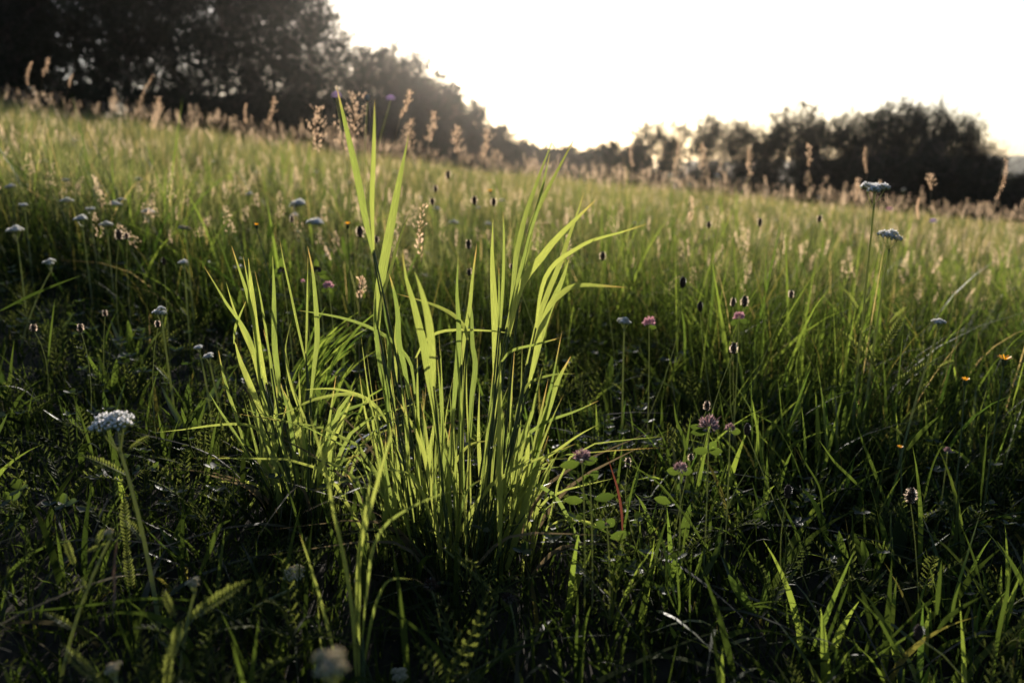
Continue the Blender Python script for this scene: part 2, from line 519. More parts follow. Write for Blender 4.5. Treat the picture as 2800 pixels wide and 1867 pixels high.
# ---- ground cover of small leaves
def build_cover():
    rs = np.random.RandomState(21)
    # feathery leaves near the ground
    Vs, F3, F4, T, n0 = [], [], [], [], 0
    temps = []
    for k in range(4):
        g = Geo()
        for q in range(4):
            a = rs.rand() * 6.28; l = .06 + .05 * rs.rand(); e = .5 + .7 * rs.rand()
            tip = (math.cos(a) * l * math.cos(e), math.sin(a) * l * math.cos(e), l * math.sin(e))
            feather(g, (0, 0, 0), tip, .020, (-math.cos(a) * .3, -math.sin(a) * .3, .95), rs, .5, 9, .25)
        temps.append(g.arrays())
    for k, n in enumerate((260, 260, 260, 260)):
        tv, tf, tt = temps[k]
        x, y = wedge(n, 0.55, 3.6, rs); n = len(x)
        V, F = scatter_template(tv, tf, n, x, y, ground(x, y) + .02 + .05 * rs.rand(n), rs.rand(n) * 6.28, .8 + .7 * rs.rand(n), rs, .5 * rs.randn(n))
        for f in F: (F3 if f.shape[1] == 3 else F4).append(f + n0)
        Vs.append(V); T.append(np.repeat(rs.rand(n), len(tv))); n0 += len(V)
    Fs = [np.concatenate(q) for q in (F3, F4) if q]
    put('ground_cover', make_mesh('ground_cover', np.concatenate(Vs), Fs, np.concatenate(T)), M['feather'], kind='stuff',
        label='feathery low yarrow leaves between the grass blades', category='ground cover')
    # clover and forb leaves
    Vs, F3, F4, T, n0 = [], [], [], [], 0
    for k in range(5):
        g = Geo()
        if k < 3:
            for q in range(5):
                a0 = rs.rand() * 6.28; cx, cy, cz = .05 * rs.randn(), .05 * rs.randn(), .03 + .05 * rs.rand()
                g.tube([(0, 0, -.03), (cx * .6, cy * .6, cz * .5), (cx, cy, cz)], .0006, .0005, 3, .5)
                for j in range(3):
                    a = a0 + j * 2.09; l = .014 + .007 * rs.rand()
                    g.oval((cx, cy, cz), (cx + math.cos(a) * l, cy + math.sin(a) * l, cz + .3 * l), l * .72, (0.2 * rs.randn(), .2 * rs.randn(), 1), .5)
        else:
            for q in range(4):
                a = rs.rand() * 6.28; l = .07 + .05 * rs.rand(); e = .6 + .6 * rs.rand()
                g.oval((0, 0, -.02), (math.cos(a) * l * math.cos(e), math.sin(a) * l * math.cos(e), l * math.sin(e)), l * .2, (-math.cos(a), -math.sin(a), .4), .5)
        tv, tf, tt = g.arrays()
        x, y = wedge(300 if k < 3 else 200, 1.0, 5.0, rs); n = len(x)
        V, F = scatter_template(tv, tf, n, x, y, ground(x, y) + .02 + .4 * canopy(x, y) * rs.rand(n), rs.rand(n) * 6.28, .6 + .5 * rs.rand(n), rs, .3 * rs.randn(n))
        for f in F: (F3 if f.shape[1] == 3 else F4).append(f + n0)
        Vs.append(V); T.append(np.repeat(rs.rand(n), len(tv))); n0 += len(V)
    Fs = [np.concatenate(q) for q in (F3, F4) if q]
    put('ground_cover', make_mesh('ground_cover', np.concatenate(Vs), Fs, np.concatenate(T)), M['forb'], kind='stuff',
        label='small rounded clover and herb leaves low in the grass', category='ground cover')
build_cover()

# ------------------------------------------------------------------ seeding grass
def stalk_geo(rs, h, style, det=1.0):
    """returns stem geometry and seed-head geometry of one flowering grass, root at the origin"""
    gs, gh = Geo(), Geo()
    lean = rs.rand() * .18; a = rs.rand() * 6.28
    tip = np.array([math.cos(a) * lean * h, math.sin(a) * lean * h, h])
    pts = bez((0, 0, 0), (0, 0, h * .6), tip, 5)
    gs.tube(pts, .0012, .0007, 3, rs.rand())
    L_ = (.15 + .07 * rs.rand()) if style == 0 else (.10 + .04 * rs.rand())
    dirn = pts[-1] - pts[-2]; dirn /= np.linalg.norm(dirn)
    n = int((40 if style == 0 else 32) * det)
    for i in range(n):
        f = (i + .5) / n
        c = tip - dirn * L_ * (1 - f)
        an = i * 2.4 + rs.rand()
        if style == 0:   # loose panicle
            rr = .025 * (1 - f) ** .6 + .004
            d = np.array([math.cos(an), math.sin(an), .9 + .5 * rs.rand()])
        else:            # tight spike
            rr = .005
            d = np.array([math.cos(an), math.sin(an), 1.3])
        e = c + d * rr * (.5 + .8 * rs.rand())
        l = .010 + .006 * rs.rand()
        dd = d / np.linalg.norm(d) + dirn * .8
        gh.leaf(e, e + dd * l * .8, .0048, rs.randn(3), rs.rand(), .5)
    return gs, gh, pts

def ordinal(n):
    a = ['', 'first', 'second', 'third', 'fourth', 'fifth', 'sixth', 'seventh', 'eighth', 'ninth', 'tenth', 'eleventh', 'twelfth', 'thirteenth',
         'fourteenth', 'fifteenth', 'sixteenth', 'seventeenth', 'eighteenth', 'nineteenth', 'twentieth']
    if n <= 20: return a[n]
    t = {2: 'twenty', 3: 'thirty', 4: 'forty', 5: 'fifty'}[n // 10]
    return t + ('-' + a[n % 10] if n % 10 else '')

def build_stalks():
    rs = np.random.RandomState(31)
    temps = []
    for k in range(10):
        gs, gh, _ = stalk_geo(rs, .80, 0 if k % 3 else 1)
        temps.append((gs, gh))
    # individuals: those that stand out against the trees and the sky
    protos = []
    n_ind = 290
    seen = {}
    xs = []
    names = [(0, 900, 'against the tall wood'), (900, 1380, 'below the rounded trees'),
             (1380, 1700, 'below the bright skyline gap'), (1700, 2100, 'before the airy trees'),
             (2100, 2800, 'before the dense dark trees')]
    k = 0
    for i in range(n_ind):
        px = -60 + 2920 * (i + rs.rand()) / n_ind
        Yd = 7.5 + 9.5 * rs.rand()
        if 900 < px < 2100 and rs.rand() < .3: Yd = 6 + 4 * rs.rand()
        x = (px - 1400) / FPX * Yd * 1.02
        z = gz(x, Yd)
        s = .52 + .46 * rs.rand() ** 1.3
        if rs.rand() < .10: s *= 1.25
        where = next(nm for a, b, nm in names if px < b or b == 2800)
        q = i % 10
        straight = q % 3 == 0
        kind_ = ('tall ' if s > .70 else 'short ') + ('narrow grass spike' if straight else 'loose grass plume')
        seen[(kind_, where)] = seen.get((kind_, where), 0) + 1
        lab = ordinal(seen[(kind_, where)]) + ' ' + kind_ + ' from the left ' + where
        grp = 'seeding grasses along the crest of the meadow'
        if i < 10:
            t = thing('seeding_grass', lab, 'grass stalk', (x, Yd, z), grp, rs.rand() * 6.28, s)
            gs, gh = temps[q]
            put('stem', gs.mesh('stem'), M['straw'], t)
            put('seed_head', gh.mesh('seed_head'), M['seed'], t)
            protos.append(t)
        else:
            copy_thing(protos[q], lab, (x, Yd, z), rs.rand() * 6.28, s, (.12 * rs.randn(), .10 + .10 * rs.randn()))
    # the uncountable rest
    Vh, Vt, F3, F4, T, n0 = [], [], [], [], [], 0
    for k in range(10):
        gs, gh = temps[k]
        for which, g in (('s', gs), ('h', gh)):
            pass
        tvh, tfh, _ = gh.arrays()
        n = 760
        x, y = wedge(n, 6.5, 26.0, rs, .8, 1.5)
        pn = smooth_noise(x * .55, y * .35)
        keep = rs.rand(len(x)) < .45 + .9 * pn; x, y, pn = x[keep], y[keep], pn[keep]; n = len(x)
        s = (.36 + .55 * rs.rand(n) ** 1.6) * (1 + .22 * pn)
        V, F = scatter_template(tvh, tfh, n, x, y, ground(x, y), rs.rand(n) * 6.28, s, rs, .15 * rs.randn(n))
        for f in F: (F3 if f.shape[1] == 3 else F4).append(f + n0)
        Vh.append(V); T.append(np.repeat(rs.rand(n), len(tvh))); n0 += len(V)
    for k in range(10):
        tvh, tfh, _ = temps[k][1].arrays()
        x, y = wedge(110, 2.6, 8.0, rs, 1.0, 1.2); n = len(x)
        s = .40 + .20 * rs.rand(n)
        V, F = scatter_template(tvh, tfh, n, x, y, ground(x, y), rs.rand(n) * 6.28, s, rs, .25 * rs.randn(n))
        for f in F: (F3 if f.shape[1] == 3 else F4).append(f + n0)
        Vh.append(V); T.append(np.repeat(rs.rand(n) * .6, len(tvh))); n0 += len(V)
    Fs = [np.concatenate(q) for q in (F3, F4) if q]
    put('seeding_grass_mass', make_mesh('seeding_grass_mass', np.concatenate(Vh), Fs, np.concatenate(T)), M['seed'], kind='stuff',
        label='haze of tan seed heads over the far meadow', category='grass')
build_stalks()

# ------------------------------------------------------------------ trees
def tree_meshes(seed, H, Rr, crown0, nclus, leaves, lsize, dens=1.0):
    rs = np.random.RandomState(seed)
    g = Geo()
    tp = [(0, 0, -.6)]
    for i in range(1, 7):
        tp.append((.25 * rs.randn() * i / 6, .25 * rs.randn() * i / 6, H * .8 * i / 6))
    g.tube(tp, .22 * H / 12, .05, 8, .5)
    centers = []
    nl = 22
    for i in range(nl):
        f = crown0 + (.80 - crown0) * (i / nl)
        z0 = H * f
        k = min(5, int(f / .8 * 6)); p0 = np.array(tp[k]) + (np.array(tp[k + 1]) - np.array(tp[k])) * (f / .8 * 6 - k)
        a = i * 2.4 + rs.rand()
        env = math.sin(math.pi * min(1, max(.05, (f - crown0 * .4) / (1.06 - crown0 * .4)))) ** .6
        ln = Rr * env * (.7 + .35 * rs.rand())
        rise = ln * (.35 + .7 * rs.rand())
        end = p0 + np.array([math.cos(a) * ln, math.sin(a) * ln, rise])
        pts = bez(p0, p0 + (end - p0) * .5 + np.array([0, 0, -.1 * ln]), end, 5)
        g.tube(pts, .07 * H / 12, .018, 5, .5)
        for q in (2, 3, 4):
            sub = pts[q] + rs.randn(3) * .8
            g.tube([pts[q - 1], (pts[q - 1] + sub) / 2 + rs.randn(3) * .1, sub], .03, .01, 4, .5)
            centers.append(sub); centers.append(pts[q])
        centers.append(end)
    centers = np.array(centers)
    # more clump centres through an uneven crown volume
    m_ = nclus
    u = rs.randn(m_, 3); u /= np.linalg.norm(u, axis=1)[:, None]
    rad = rs.rand(m_) ** .30
    zc = H * (crown0 + 1) / 2
    lob = 1 + .22 * np.sin(3 * np.arctan2(u[:, 1], u[:, 0]) + seed) + .2 * rs.randn(m_) * .6
    ext = np.stack([u[:, 0] * Rr * rad * lob, u[:, 1] * Rr * rad * lob, zc + u[:, 2] * (H * (1 - crown0) / 2 - .5) * rad], -1)
    ext[:, 0] *= 1 + .10 * np.sin(ext[:, 2] * 1.7 + seed)
    ext[:, 2] += .35 * rs.randn(m_)
    inside = (centers[:, 0] / Rr) ** 2 + (centers[:, 1] / Rr) ** 2 + ((centers[:, 2] - zc) / (H * (1 - crown0) / 2)) ** 2 < 1.05
    centers = centers[inside]
    centers = np.concatenate([centers, ext])
    centers = centers[centers[:, 2] > H * crown0 * .75]
    nc = len(centers)
    cr = .50 + .55 * rs.rand(nc)
    idx = rs.randint(0, nc, leaves)
    off = rs.randn(leaves, 3); off /= np.linalg.norm(off, axis=1)[:, None]
    off *= (rs.rand(leaves) ** .5)[:, None] * np.array([1.15, 1.15, .8])
    c = centers[idx] + off * cr[idx][:, None] * (H / 12) ** .5 * 1.25
    a = rs.randn(leaves, 3); a /= np.linalg.norm(a, axis=1)[:, None]
    b = np.cross(a, rs.randn(leaves, 3)); b /= np.linalg.norm(b, axis=1)[:, None]
    L_ = lsize * (.7 + .6 * rs.rand(leaves))[:, None]
    V = np.stack([c - a * L_ * .5, c - b * L_ * .32, c + a * L_ * .5, c + b * L_ * .32], 1).reshape(-1, 3)
    F = np.arange(leaves * 4).reshape(-1, 4)
    tint = np.repeat(np.clip(.4 + .3 * rs.randn(nc), 0, .9)[idx], 4)
    return g.mesh('trunk'), make_mesh('crown', V, [F], tint)

TREE = {}
def tree_proto(key, *a):
    TREE[key] = tree_meshes(*a) + (a[1], a[2])
tree_proto('tall0', 101, 16, 4.2, .13, 190, 27000, .23)
tree_proto('tall1', 102, 16, 4.6, .10, 190, 26000, .23)
tree_proto('tall2', 103, 15, 4.0, .17, 120, 22000, .22)
tree_proto('round0', 104, 9, 3.6, .08, 150, 24000, .17)
tree_proto('round1', 105, 9, 3.4, .10, 130, 23000, .17)
tree_proto('open', 106, 9, 3.4, .16, 80, 13000, .18)
tree_proto('bush', 107, 5, 3.0, .02, 130, 22000, .16)

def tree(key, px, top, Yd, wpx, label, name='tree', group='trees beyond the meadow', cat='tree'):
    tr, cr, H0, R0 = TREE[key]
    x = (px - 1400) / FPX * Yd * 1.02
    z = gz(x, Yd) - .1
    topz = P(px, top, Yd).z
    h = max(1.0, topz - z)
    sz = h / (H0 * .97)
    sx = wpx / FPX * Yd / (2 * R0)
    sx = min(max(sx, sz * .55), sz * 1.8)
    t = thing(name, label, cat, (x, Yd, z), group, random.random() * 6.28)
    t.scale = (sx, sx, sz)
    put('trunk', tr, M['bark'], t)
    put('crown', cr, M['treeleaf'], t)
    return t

# tall wood on the left
left = [
 ('tall0', -190, -260, 42, 330, 'tall dark broadleaf tree beyond the far left end of the meadow'),
 ('tall1', -30, -300, 45, 330, 'tall dark tree at the left edge with sky speckling its upper crown'),
 ('tall1', 130, -280, 41, 330, 'dense black crowned tree second from the left edge of the wood'),
 ('tall0', 290, -300, 46, 330, 'tall dense tree of the left wood standing behind the leaning grass stalks'),
 ('tall2', 420, -240, 43, 300, 'tall tree of the left wood with bright gaps low beside its trunk'),
 ('tall2', 545, -260, 47, 300, 'tall slim tree with a chain of bright sky gaps through its crown'),
 ('tall2', 670, -220, 44, 290, 'tall dark tree behind the straight grass spike in the left wood'),
 ('tall2', 790, -200, 47, 260, 'loose crowned tall tree left of the rounded sunlit trees'),
 ('tall2', 890, -70, 45, 220, 'airy tree at the right end of the tall wood, twigs against white sky'),
 ('tall0', 60, -200, 52, 340, 'tall tree in the second row behind the left edge of the wood'),
]
for a in left: tree(*a, group='trees of the tall left wood')
mid = [
 ('round0', 1000, 120, 48, 240, 'rounded tree joining the tall wood to the sunlit slope of trees'),
 ('round0', 1085, 100, 50, 260, 'highest rounded tree, hazy and brown in the glare of the sun'),
 ('round1', 1165, 155, 51, 220, 'rounded tree just below the top of the hazy sunlit group'),
 ('round0', 1235, 222, 52, 190, 'sloping shoulder tree of the hazy group under the white sky'),
 ('round1', 1292, 268, 53, 140, 'small rounded tree near the low end of the hazy group'),
 ('bush', 1330, 320, 54, 90, 'lowest bushy tree at the right foot of the hazy group'),
 ('round1', 1385, 335, 75, 110, 'small far domed tree beside the bright gap in the skyline'),
 ('bush', 1440, 368, 80, 100, 'low far bush sloping down into the bright gap'),
 ('bush', 1505, 382, 85, 110, 'flat topped far bush in the lowest part of the skyline'),
 ('bush', 1580, 384, 85, 110, 'far bush in the middle of the lowest skyline'),
 ('bush', 1640, 392, 82, 90, 'far low bush left of the first domed tree on the right'),
]
for a in mid: tree(*a, group='trees beyond the middle of the meadow')
right = [
 ('bush', 1690, 368, 66, 90, 'small bushy tree at the left foot of the first domed tree'),
 ('round0', 1762, 318, 62, 150, 'domed small tree standing first on the right of the bright gap'),
 ('open', 1870, 300, 62, 150, 'open crowned tree with sky showing through behind the pale plumes'),
 ('open', 1955, 292, 60, 150, 'thin limbed tree full of bright gaps left of the big dark group'),
 ('open', 2030, 325, 61, 120, 'low airy tree leaning against the big dark group'),
 ('round1', 2125, 272, 58, 190, 'tall left shoulder tree of the big dark group on the right'),
 ('round0', 2220, 302, 60, 190, 'dense tree in the dip of the big dark group'),
 ('round0', 2320, 290, 57, 190, 'dense tree in the middle of the big dark group'),
 ('round0', 2400, 262, 57, 190, 'highest tree of the big dark group with ragged top twigs'),
 ('round0', 2480, 275, 56, 190, 'dark tree right of the ragged top in the big dark group'),
 ('round0', 2560, 300, 56, 170, 'right shoulder tree where the big dark group begins to fall'),
 ('round1', 2620, 370, 55, 130, 'sloping tree at the right end of the big dark group'),
 ('bush', 2690, 452, 54, 130, 'low dark bush between the big group and the blue hill'),
 ('bush', 2790, 510, 52, 150, 'dark bush at the right edge under the blue hill'),
 ('bush', 2250, 420, 50, 260, 'low dark shrub at the foot of the dense dip tree'),
 ('bush', 2430, 410, 50, 260, 'low dark shrub below the ragged highest tree'),
 ('bush', 2570, 440, 49, 240, 'low dark shrub below the falling right shoulder'),
]
for a in right: tree(*a, group='trees beyond the right of the meadow')
for a_ in (('bush', 735, 262, 41, 200, 'dark shrub filling the low gap left of the loose crowned tree'),
           ('bush', 870, 275, 42, 190, 'dark shrub filling the low gap under the airy end tree'),
           ('bush', 560, 250, 42, 190, 'dark shrub under the tree with the chain of sky gaps')):
    tree(*a_, name='shrub', group='shrubs under the left trees', cat='shrub')
for i, px in enumerate([-80, 60, 190, 310, 470, 640, 800, 930, 1060, 1180]):
    tree('bush', px, 205 + 8 * (i % 3) + i * 5, 38 + (i * 7) % 5, 170 + 20 * (i % 3),
         ['dark shrub under the wood at the left edge', 'dark shrub under the wood behind the tallest left stalks',
          'wide dark shrub under the second tree of the wood', 'dark shrub left of the bright low gaps in the wood',
          'dark shrub between two bright low gaps of the wood', 'dark shrub behind the straight grass spike',
          'dark shrub under the loose crowned tree', 'dark shrub behind the purple flower heads',
          'dark shrub at the foot of the highest rounded tree', 'dark shrub at the foot of the hazy trees'][i],
         name='shrub', group='shrubs under the left trees', cat='shrub')

# ------------------------------------------------------------------ ribbons: long grass leaves
def catmull(pts, n):
    pts = [np.array(p, float) for p in pts]
    pts = [2 * pts[0] - pts[1]] + pts + [2 * pts[-1] - pts[-2]]
    out = []
    segs = len(pts) - 3
    for k in range(n):
        u = k / (n - 1) * segs
        i = min(int(u), segs - 1); t = u - i
        p0, p1, p2, p3 = pts[i:i + 4]
        out.append(.5 * (2 * p1 + (p2 - p0) * t + (2 * p0 - 5 * p1 + 4 * p2 - p3) * t * t + (3 * p1 - p0 - 3 * p2 + p3) * t ** 3))
    return out

def ribbon_mesh(pts, wmax, yaw=0.0, twist=0.0, n=13, fold=0.18, tint=.5, base_w=.45, normal=(0, -1, .1), peak=.35):
    c = catmull(pts, n)
    V, UV = [], []
    for i, p in enumerate(c):
        t = i / (n - 1)
        tg = c[min(i + 1, n - 1)] - c[max(i - 1, 0)]; tg /= np.linalg.norm(tg) + 1e-9
        nn = np.array(normal, float); nn -= tg * nn.dot(tg); nn /= np.linalg.norm(nn) + 1e-9
        sd_ = np.cross(tg, nn)
        a = yaw + twist * t
        s2 = sd_ * math.cos(a) + nn * math.sin(a)
        n2 = -sd_ * math.sin(a) + nn * math.cos(a)
        if t < peak: wv = base_w + (1 - base_w) * math.sin(t / peak * math.pi / 2)
        else: wv = max(0.0, 1 - ((t - peak) / (1 - peak)) ** 1.9)
        wv = max(wv, 0.015) * wmax / 2
        V += [p - s2 * wv + n2 * wv * fold, p, p + s2 * wv + n2 * wv * fold]
        UV += [(0, t * 6), (.5, t * 6), (1, t * 6)]
    F = []
    for i in range(n - 1):
        a = 3 * i
        F += [(a, a + 1, a + 4, a + 3), (a + 1, a + 2, a + 5, a + 4)]
    return make_mesh('blade', V, [np.array(F)], np.full(len(V), tint), UV, smooth=True)

def tuft_from_traces(name, label, cat, root_px, root_Y, traces, spread, filler, seed, hfill=(.2, .42), group=None,
                     mat='blade', depth_jit=.07, fill_w=(.005, .011), rx=.12, ry=.07, stems=True):
    rs = np.random.RandomState(seed)
    x0 = (root_px - 1400) / FPX * root_Y
    r0 = Vector((x0, root_Y, gz(x0, root_Y)))
    t = thing(name, label, cat, r0, group)
    r0n = np.array(r0)
    for tr in traces:
        pts_px, wpx = tr[0], tr[1]
        opt = tr[2] if len(tr) > 2 else {}
        Yb = root_Y + depth_jit * rs.randn() * .7 + opt.get('dy', 0)
        Yt = Yb + depth_jit * rs.randn()
        pts = []
        n = len(pts_px)
        for i, (px, py) in enumerate(pts_px):       # listed from tip to base
            f = i / (n - 1)
            pts.append(np.array(P(px, py, Yt + (Yb - Yt) * f)) - r0n)
        pts.reverse()
        wv = wpx / FPX * root_Y
        me = ribbon_mesh(pts, wv * .84, .30 * rs.randn(), .35 * rs.randn(), 15, .22, np.clip(.55 + .25 * rs.randn(), 0, .84), opt.get('bw', .5))
        o = put('blade', me, M[opt.get('mat', mat)], t)
        if 'label' in opt: o['label'] = opt['label']
        if stems and not opt.get('nostem'):
            b = pts[0]
            bx = (b[0]) * .5 + rs.randn() * .01
            by = b[1] * .3 + rs.randn() * .015
            foot = np.array([bx, by, gz(x0 + bx, root_Y + by) - r0.z - .01])
            if b[2] > foot[2] + .01:
                g = Geo(); g.tube(bez(foot, (foot + b) / 2 + np.array([(b[0] - bx) * -.15, 0, 0]), b + (pts[1] - b) * .05, 5), .0021, .0013, 5, .4)
                put('stem', g.mesh('stem', True), M['stem'], t)
    for i in range(filler):
        dry = i % 6 == 3 and mat == 'blade'
        a = rs.rand() * 6.28; q = rs.rand() ** .5
        bx, by = math.cos(a) * q * rx, math.sin(a) * q * ry
        h = hfill[0] + (hfill[1] - hfill[0]) * rs.rand()
        ln = h * (.10 + spread * rs.rand() ** 1.6)
        if dry: h *= .7; ln = h * 1.3
        a2 = a + .8 * rs.randn()
        dx, dy = math.cos(a2) * ln, math.sin(a2) * ln
        bend = rs.rand() ** 2
        zb = gz(x0 + bx, root_Y + by) - r0.z - .01
        pts = [(bx, by, zb), (bx + dx * .15, by + dy * .15, zb + h * .35), (bx + dx * .45, by + dy * .45, zb + h * .72),
               (bx + dx * (1 + bend * .5), by + dy * (1 + bend * .5), zb + h * (1 - .25 * bend))]
        wv = fill_w[0] + (fill_w[1] - fill_w[0]) * rs.rand()
        me = ribbon_mesh(pts, wv, .7 * rs.randn(), .8 * rs.randn(), 9, .25, np.clip(.45 + .25 * rs.randn(), 0, .84), .5, peak=.45)
        o = put('blade', me, M['dead' if dry else mat], t)
        if dry: o['label'] = 'dry brown leaf at the foot of the tuft'
    return t

CENTRE = [
 ([(919,233),(940,318),(962,410),(982,500),(1001,600),(1020,693)], 27, dict(bw=.35)),
 ([(1024,274),(1023,360),(1020,460),(1017,560),(1022,690)], 15, dict(bw=.35)),
 ([(1118,366),(1104,440),(1092,500),(1075,590),(1058,680),(1040,780),(1032,860),(1030,930)], 33),
 ([(1121,580),(1092,655),(1068,740),(1045,810),(1032,900)], 13),
 ([(1523,357),(1491,437),(1466,507),(1440,581),(1425,640),(1412,700),(1405,770),(1395,850)], 20),
 ([(1504,418),(1488,491),(1466,581),(1447,640),(1431,715),(1420,810)], 15),
 ([(1580,362),(1542,434),(1504,507),(1469,577),(1453,625),(1440,690),(1412,790),(1385,900)], 21),
 ([(1598,523),(1574,597),(1552,657),(1536,708),(1498,800),(1470,880),(1440,1000)], 18),
 ([(1632,544),(1574,600),(1517,657),(1479,705),(1440,753),(1415,810),(1390,920)], 24),
 ([(1770,612),(1699,635),(1619,657),(1571,683),(1523,715),(1491,759),(1475,820),(1465,900)], 14),
 ([(1712,786),(1650,782),(1575,780),(1535,803),(1506,832),(1480,898),(1465,965),(1445,1060)], 20),
 ([(1557,705),(1535,770),(1500,850),(1475,930),(1455,1020)], 26),
 ([(1253,700),(1249,800),(1254,880),(1253,960),(1245,1050),(1238,1150)], 19),
 ([(1304,666),(1292,760),(1284,840),(1270,920),(1262,1000)], 14),
 ([(1282,800),(1290,860),(1292,940),(1300,1000),(1290,1090),(1285,1200)], 18),
 ([(1348,597),(1346,700),(1350,800),(1356,900),(1358,980),(1360,1060),(1358,1150)], 30, dict(bw=.4)),
 ([(1375,580),(1378,640),(1377,740),(1373,820),(1368,900)], 10),
 ([(1364,728),(1365,800),(1363,900)], 7),
 ([(1101,691),(1110,760),(1128,820),(1145,890),(1160,950),(1175,1040),(1190,1120),(1200,1220)], 25),
 ([(1133,741),(1150,790),(1166,850),(1175,900),(1182,970),(1186,1060)], 22),
 ([(1064,748),(1078,800),(1088,860),(1090,930),(1105,1000),(1120,1090)], 19),
 ([(1095,830),(1085,880),(1082,960),(1085,1050)], 12),
 ([(1028,780),(1026,850),(1030,920),(1040,1000),(1055,1080),(1068,1180)], 17),
 ([(1042,790),(1055,880),(1064,960),(1062,1040),(1060,1130)], 15),
 ([(816,849),(860,855),(930,868),(1000,890),(1060,922),(1100,960),(1125,1000),(1135,1080)], 13),
 ([(1085,803),(1150,822),(1200,840),(1240,862),(1268,892),(1278,930)], 14),
 ([(1405,912),(1330,904),(1219,904),(1165,930),(1136,980)], 10),
 ([(822,1066),(900,1062),(960,1072),(1010,1095),(1040,1150)], 10),
 ([(697,1147),(790,1125),(850,1095),(930,1078),(985,1082),(1030,1112),(1062,1160)], 13),
 ([(1537,922),(1470,940),(1400,958),(1370,990)], 9),
 ([(1573,1021),(1510,1025),(1450,1045),(1430,1080)], 9),
 ([(1561,973),(1525,1040),(1500,1110),(1480,1170),(1460,1250)], 26),
 ([(1541,1078),(1515,1130),(1490,1190),(1462,1270)], 15),
 ([(1637,1095),(1570,1125),(1500,1150),(1440,1190),(1405,1250)], 13),
 ([(1636,1160),(1580,1190),(1530,1225),(1470,1270),(1430,1340),(1410,1430)], 15),
 ([(1507,1276),(1470,1230),(1445,1240),(1415,1270),(1400,1330)], 9),
 ([(1456,1275),(1455,1200),(1440,1170),(1415,1165),(1390,1190),(1380,1240)], 10),
 ([(1500,1190),(1470,1270),(1440,1370),(1410,1470),(1385,1560)], 24, dict(nostem=1)),
 ([(1361,1205),(1300,1210),(1265,1235),(1235,1290),(1225,1360)], 12),
 ([(1260,1338),(1200,1352),(1130,1375),(1080,1400),(1050,1450)], 12),
 ([(1190,1375),(1165,1400),(1145,1450),(1130,1510)], 22, dict(nostem=1)),
 ([(1080,1478),(1130,1462),(1170,1450),(1200,1465)], 12, dict(nostem=1)),
 # long arching leaves low on the right
 ([(1740,1780),(1660,1640),(1610,1540),(1565,1440),(1530,1372),(1490,1335),(1440,1320),(1390,1335),(1360,1380)], 15),
 ([(1660,1740),(1590,1650),(1520,1590),(1460,1545),(1410,1535),(1370,1560)], 12, dict(nostem=1)),
 ([(1352,1740),(1338,1690),(1310,1620),(1270,1570),(1220,1545),(1195,1560)], 15, dict(nostem=1)),
 ([(1192,1484),(1250,1530),(1330,1600),(1420,1700),(1500,1790),(1560,1867)], 17, dict(nostem=1, dy=-.12)),
 ([(1690,1480),(1640,1440),(1600,1425),(1540,1420),(1500,1440)], 9, dict(nostem=1)),
]
rs_ = np.random.RandomState(77)
# further upright leaves inside the tuft, between the ones above
for i in range(84):
    bx = 1045 + 390 * rs_.rand(); by = 1330 + 220 * rs_.rand()
    lx = bx + (bx - 1235) * .25 + 30 * rs_.randn(); ty = 900 + 380 * rs_.rand()
    CENTRE.append(([(lx, ty), ((lx * 2 + bx) / 3 + 6 * rs_.randn(), (ty * 2 + by) / 3), ((lx + bx * 2) / 3, (ty + by * 2) / 3), (bx, by)],
                   6 + 16 * rs_.rand() ** 1.8))
LEFT = [
 ([(633,672),(653,733),(672,790),(688,850),(700,920),(715,1040)], 12),
 ([(557,727),(590,780),(620,830),(650,870),(680,920),(700,980),(715,1060)], 13),
 ([(618,771),(632,820),(645,860),(665,910),(690,970),(712,1060)], 9),
 ([(675,818),(655,865),(643,900),(640,940)], 9, dict(nostem=1)),
 ([(665,700),(678,770),(690,820),(697,900),(710,1000),(725,1070)], 13),
 ([(679,705),(685,760),(692,820),(700,900),(712,970),(728,1050)], 19),
 ([(697,741),(712,810),(722,870),(735,950),(742,1010)], 8),
 ([(745,698),(749,780),(750,860),(752,950),(760,1020),(765,1085)], 19),
 ([(764,650),(777,720),(795,800),(812,880),(830,960),(840,1000)], 11),
 ([(841,673),(855,740),(862,810),(866,860),(868,930),(860,1000),(850,1090)], 18),
 ([(842,695),(841,780),(839,900),(836,970)], 8),
 ([(798,870),(785,930),(783,970),(795,1040),(815,1100),(835,1150),(850,1220)], 19),
 ([(640,925),(655,980),(675,1030),(700,1090),(725,1150)], 20),
 ([(597,957),(610,1020),(630,1090),(650,1150),(668,1220)], 11),
 ([(720,900),(735,960),(745,1030),(755,1100),(762,1180)], 14),
 ([(700,960),(712,1040),(728,1120),(740,1200)], 17),
 ([(765,1050),(790,1100),(810,1160),(830,1220),(845,1290)], 14),
 ([(570,1070),(600,1120),(640,1180),(680,1250),(705,1310)], 10),
 ([(425,1182),(500,1174),(560,1165),(640,1158),(690,1165),(720,1190),(750,1240),(790,1320)], 11),
 ([(533,1324),(590,1318),(650,1315),(700,1325),(760,1370)], 9),
 ([(588,1524),(640,1460),(680,1390),(720,1330),(780,1300),(840,1298),(890,1315),(940,1370),(970,1420)], 15),
 ([(690,1310),(740,1300),(800,1302),(860,1325),(920,1375)], 8),
 ([(660,1450),(720,1440),(760,1470),(800,1420)], 8, dict(nostem=1)),
 ([(825,1310),(800,1340),(790,1380),(785,1430)], 10, dict(nostem=1)),
]
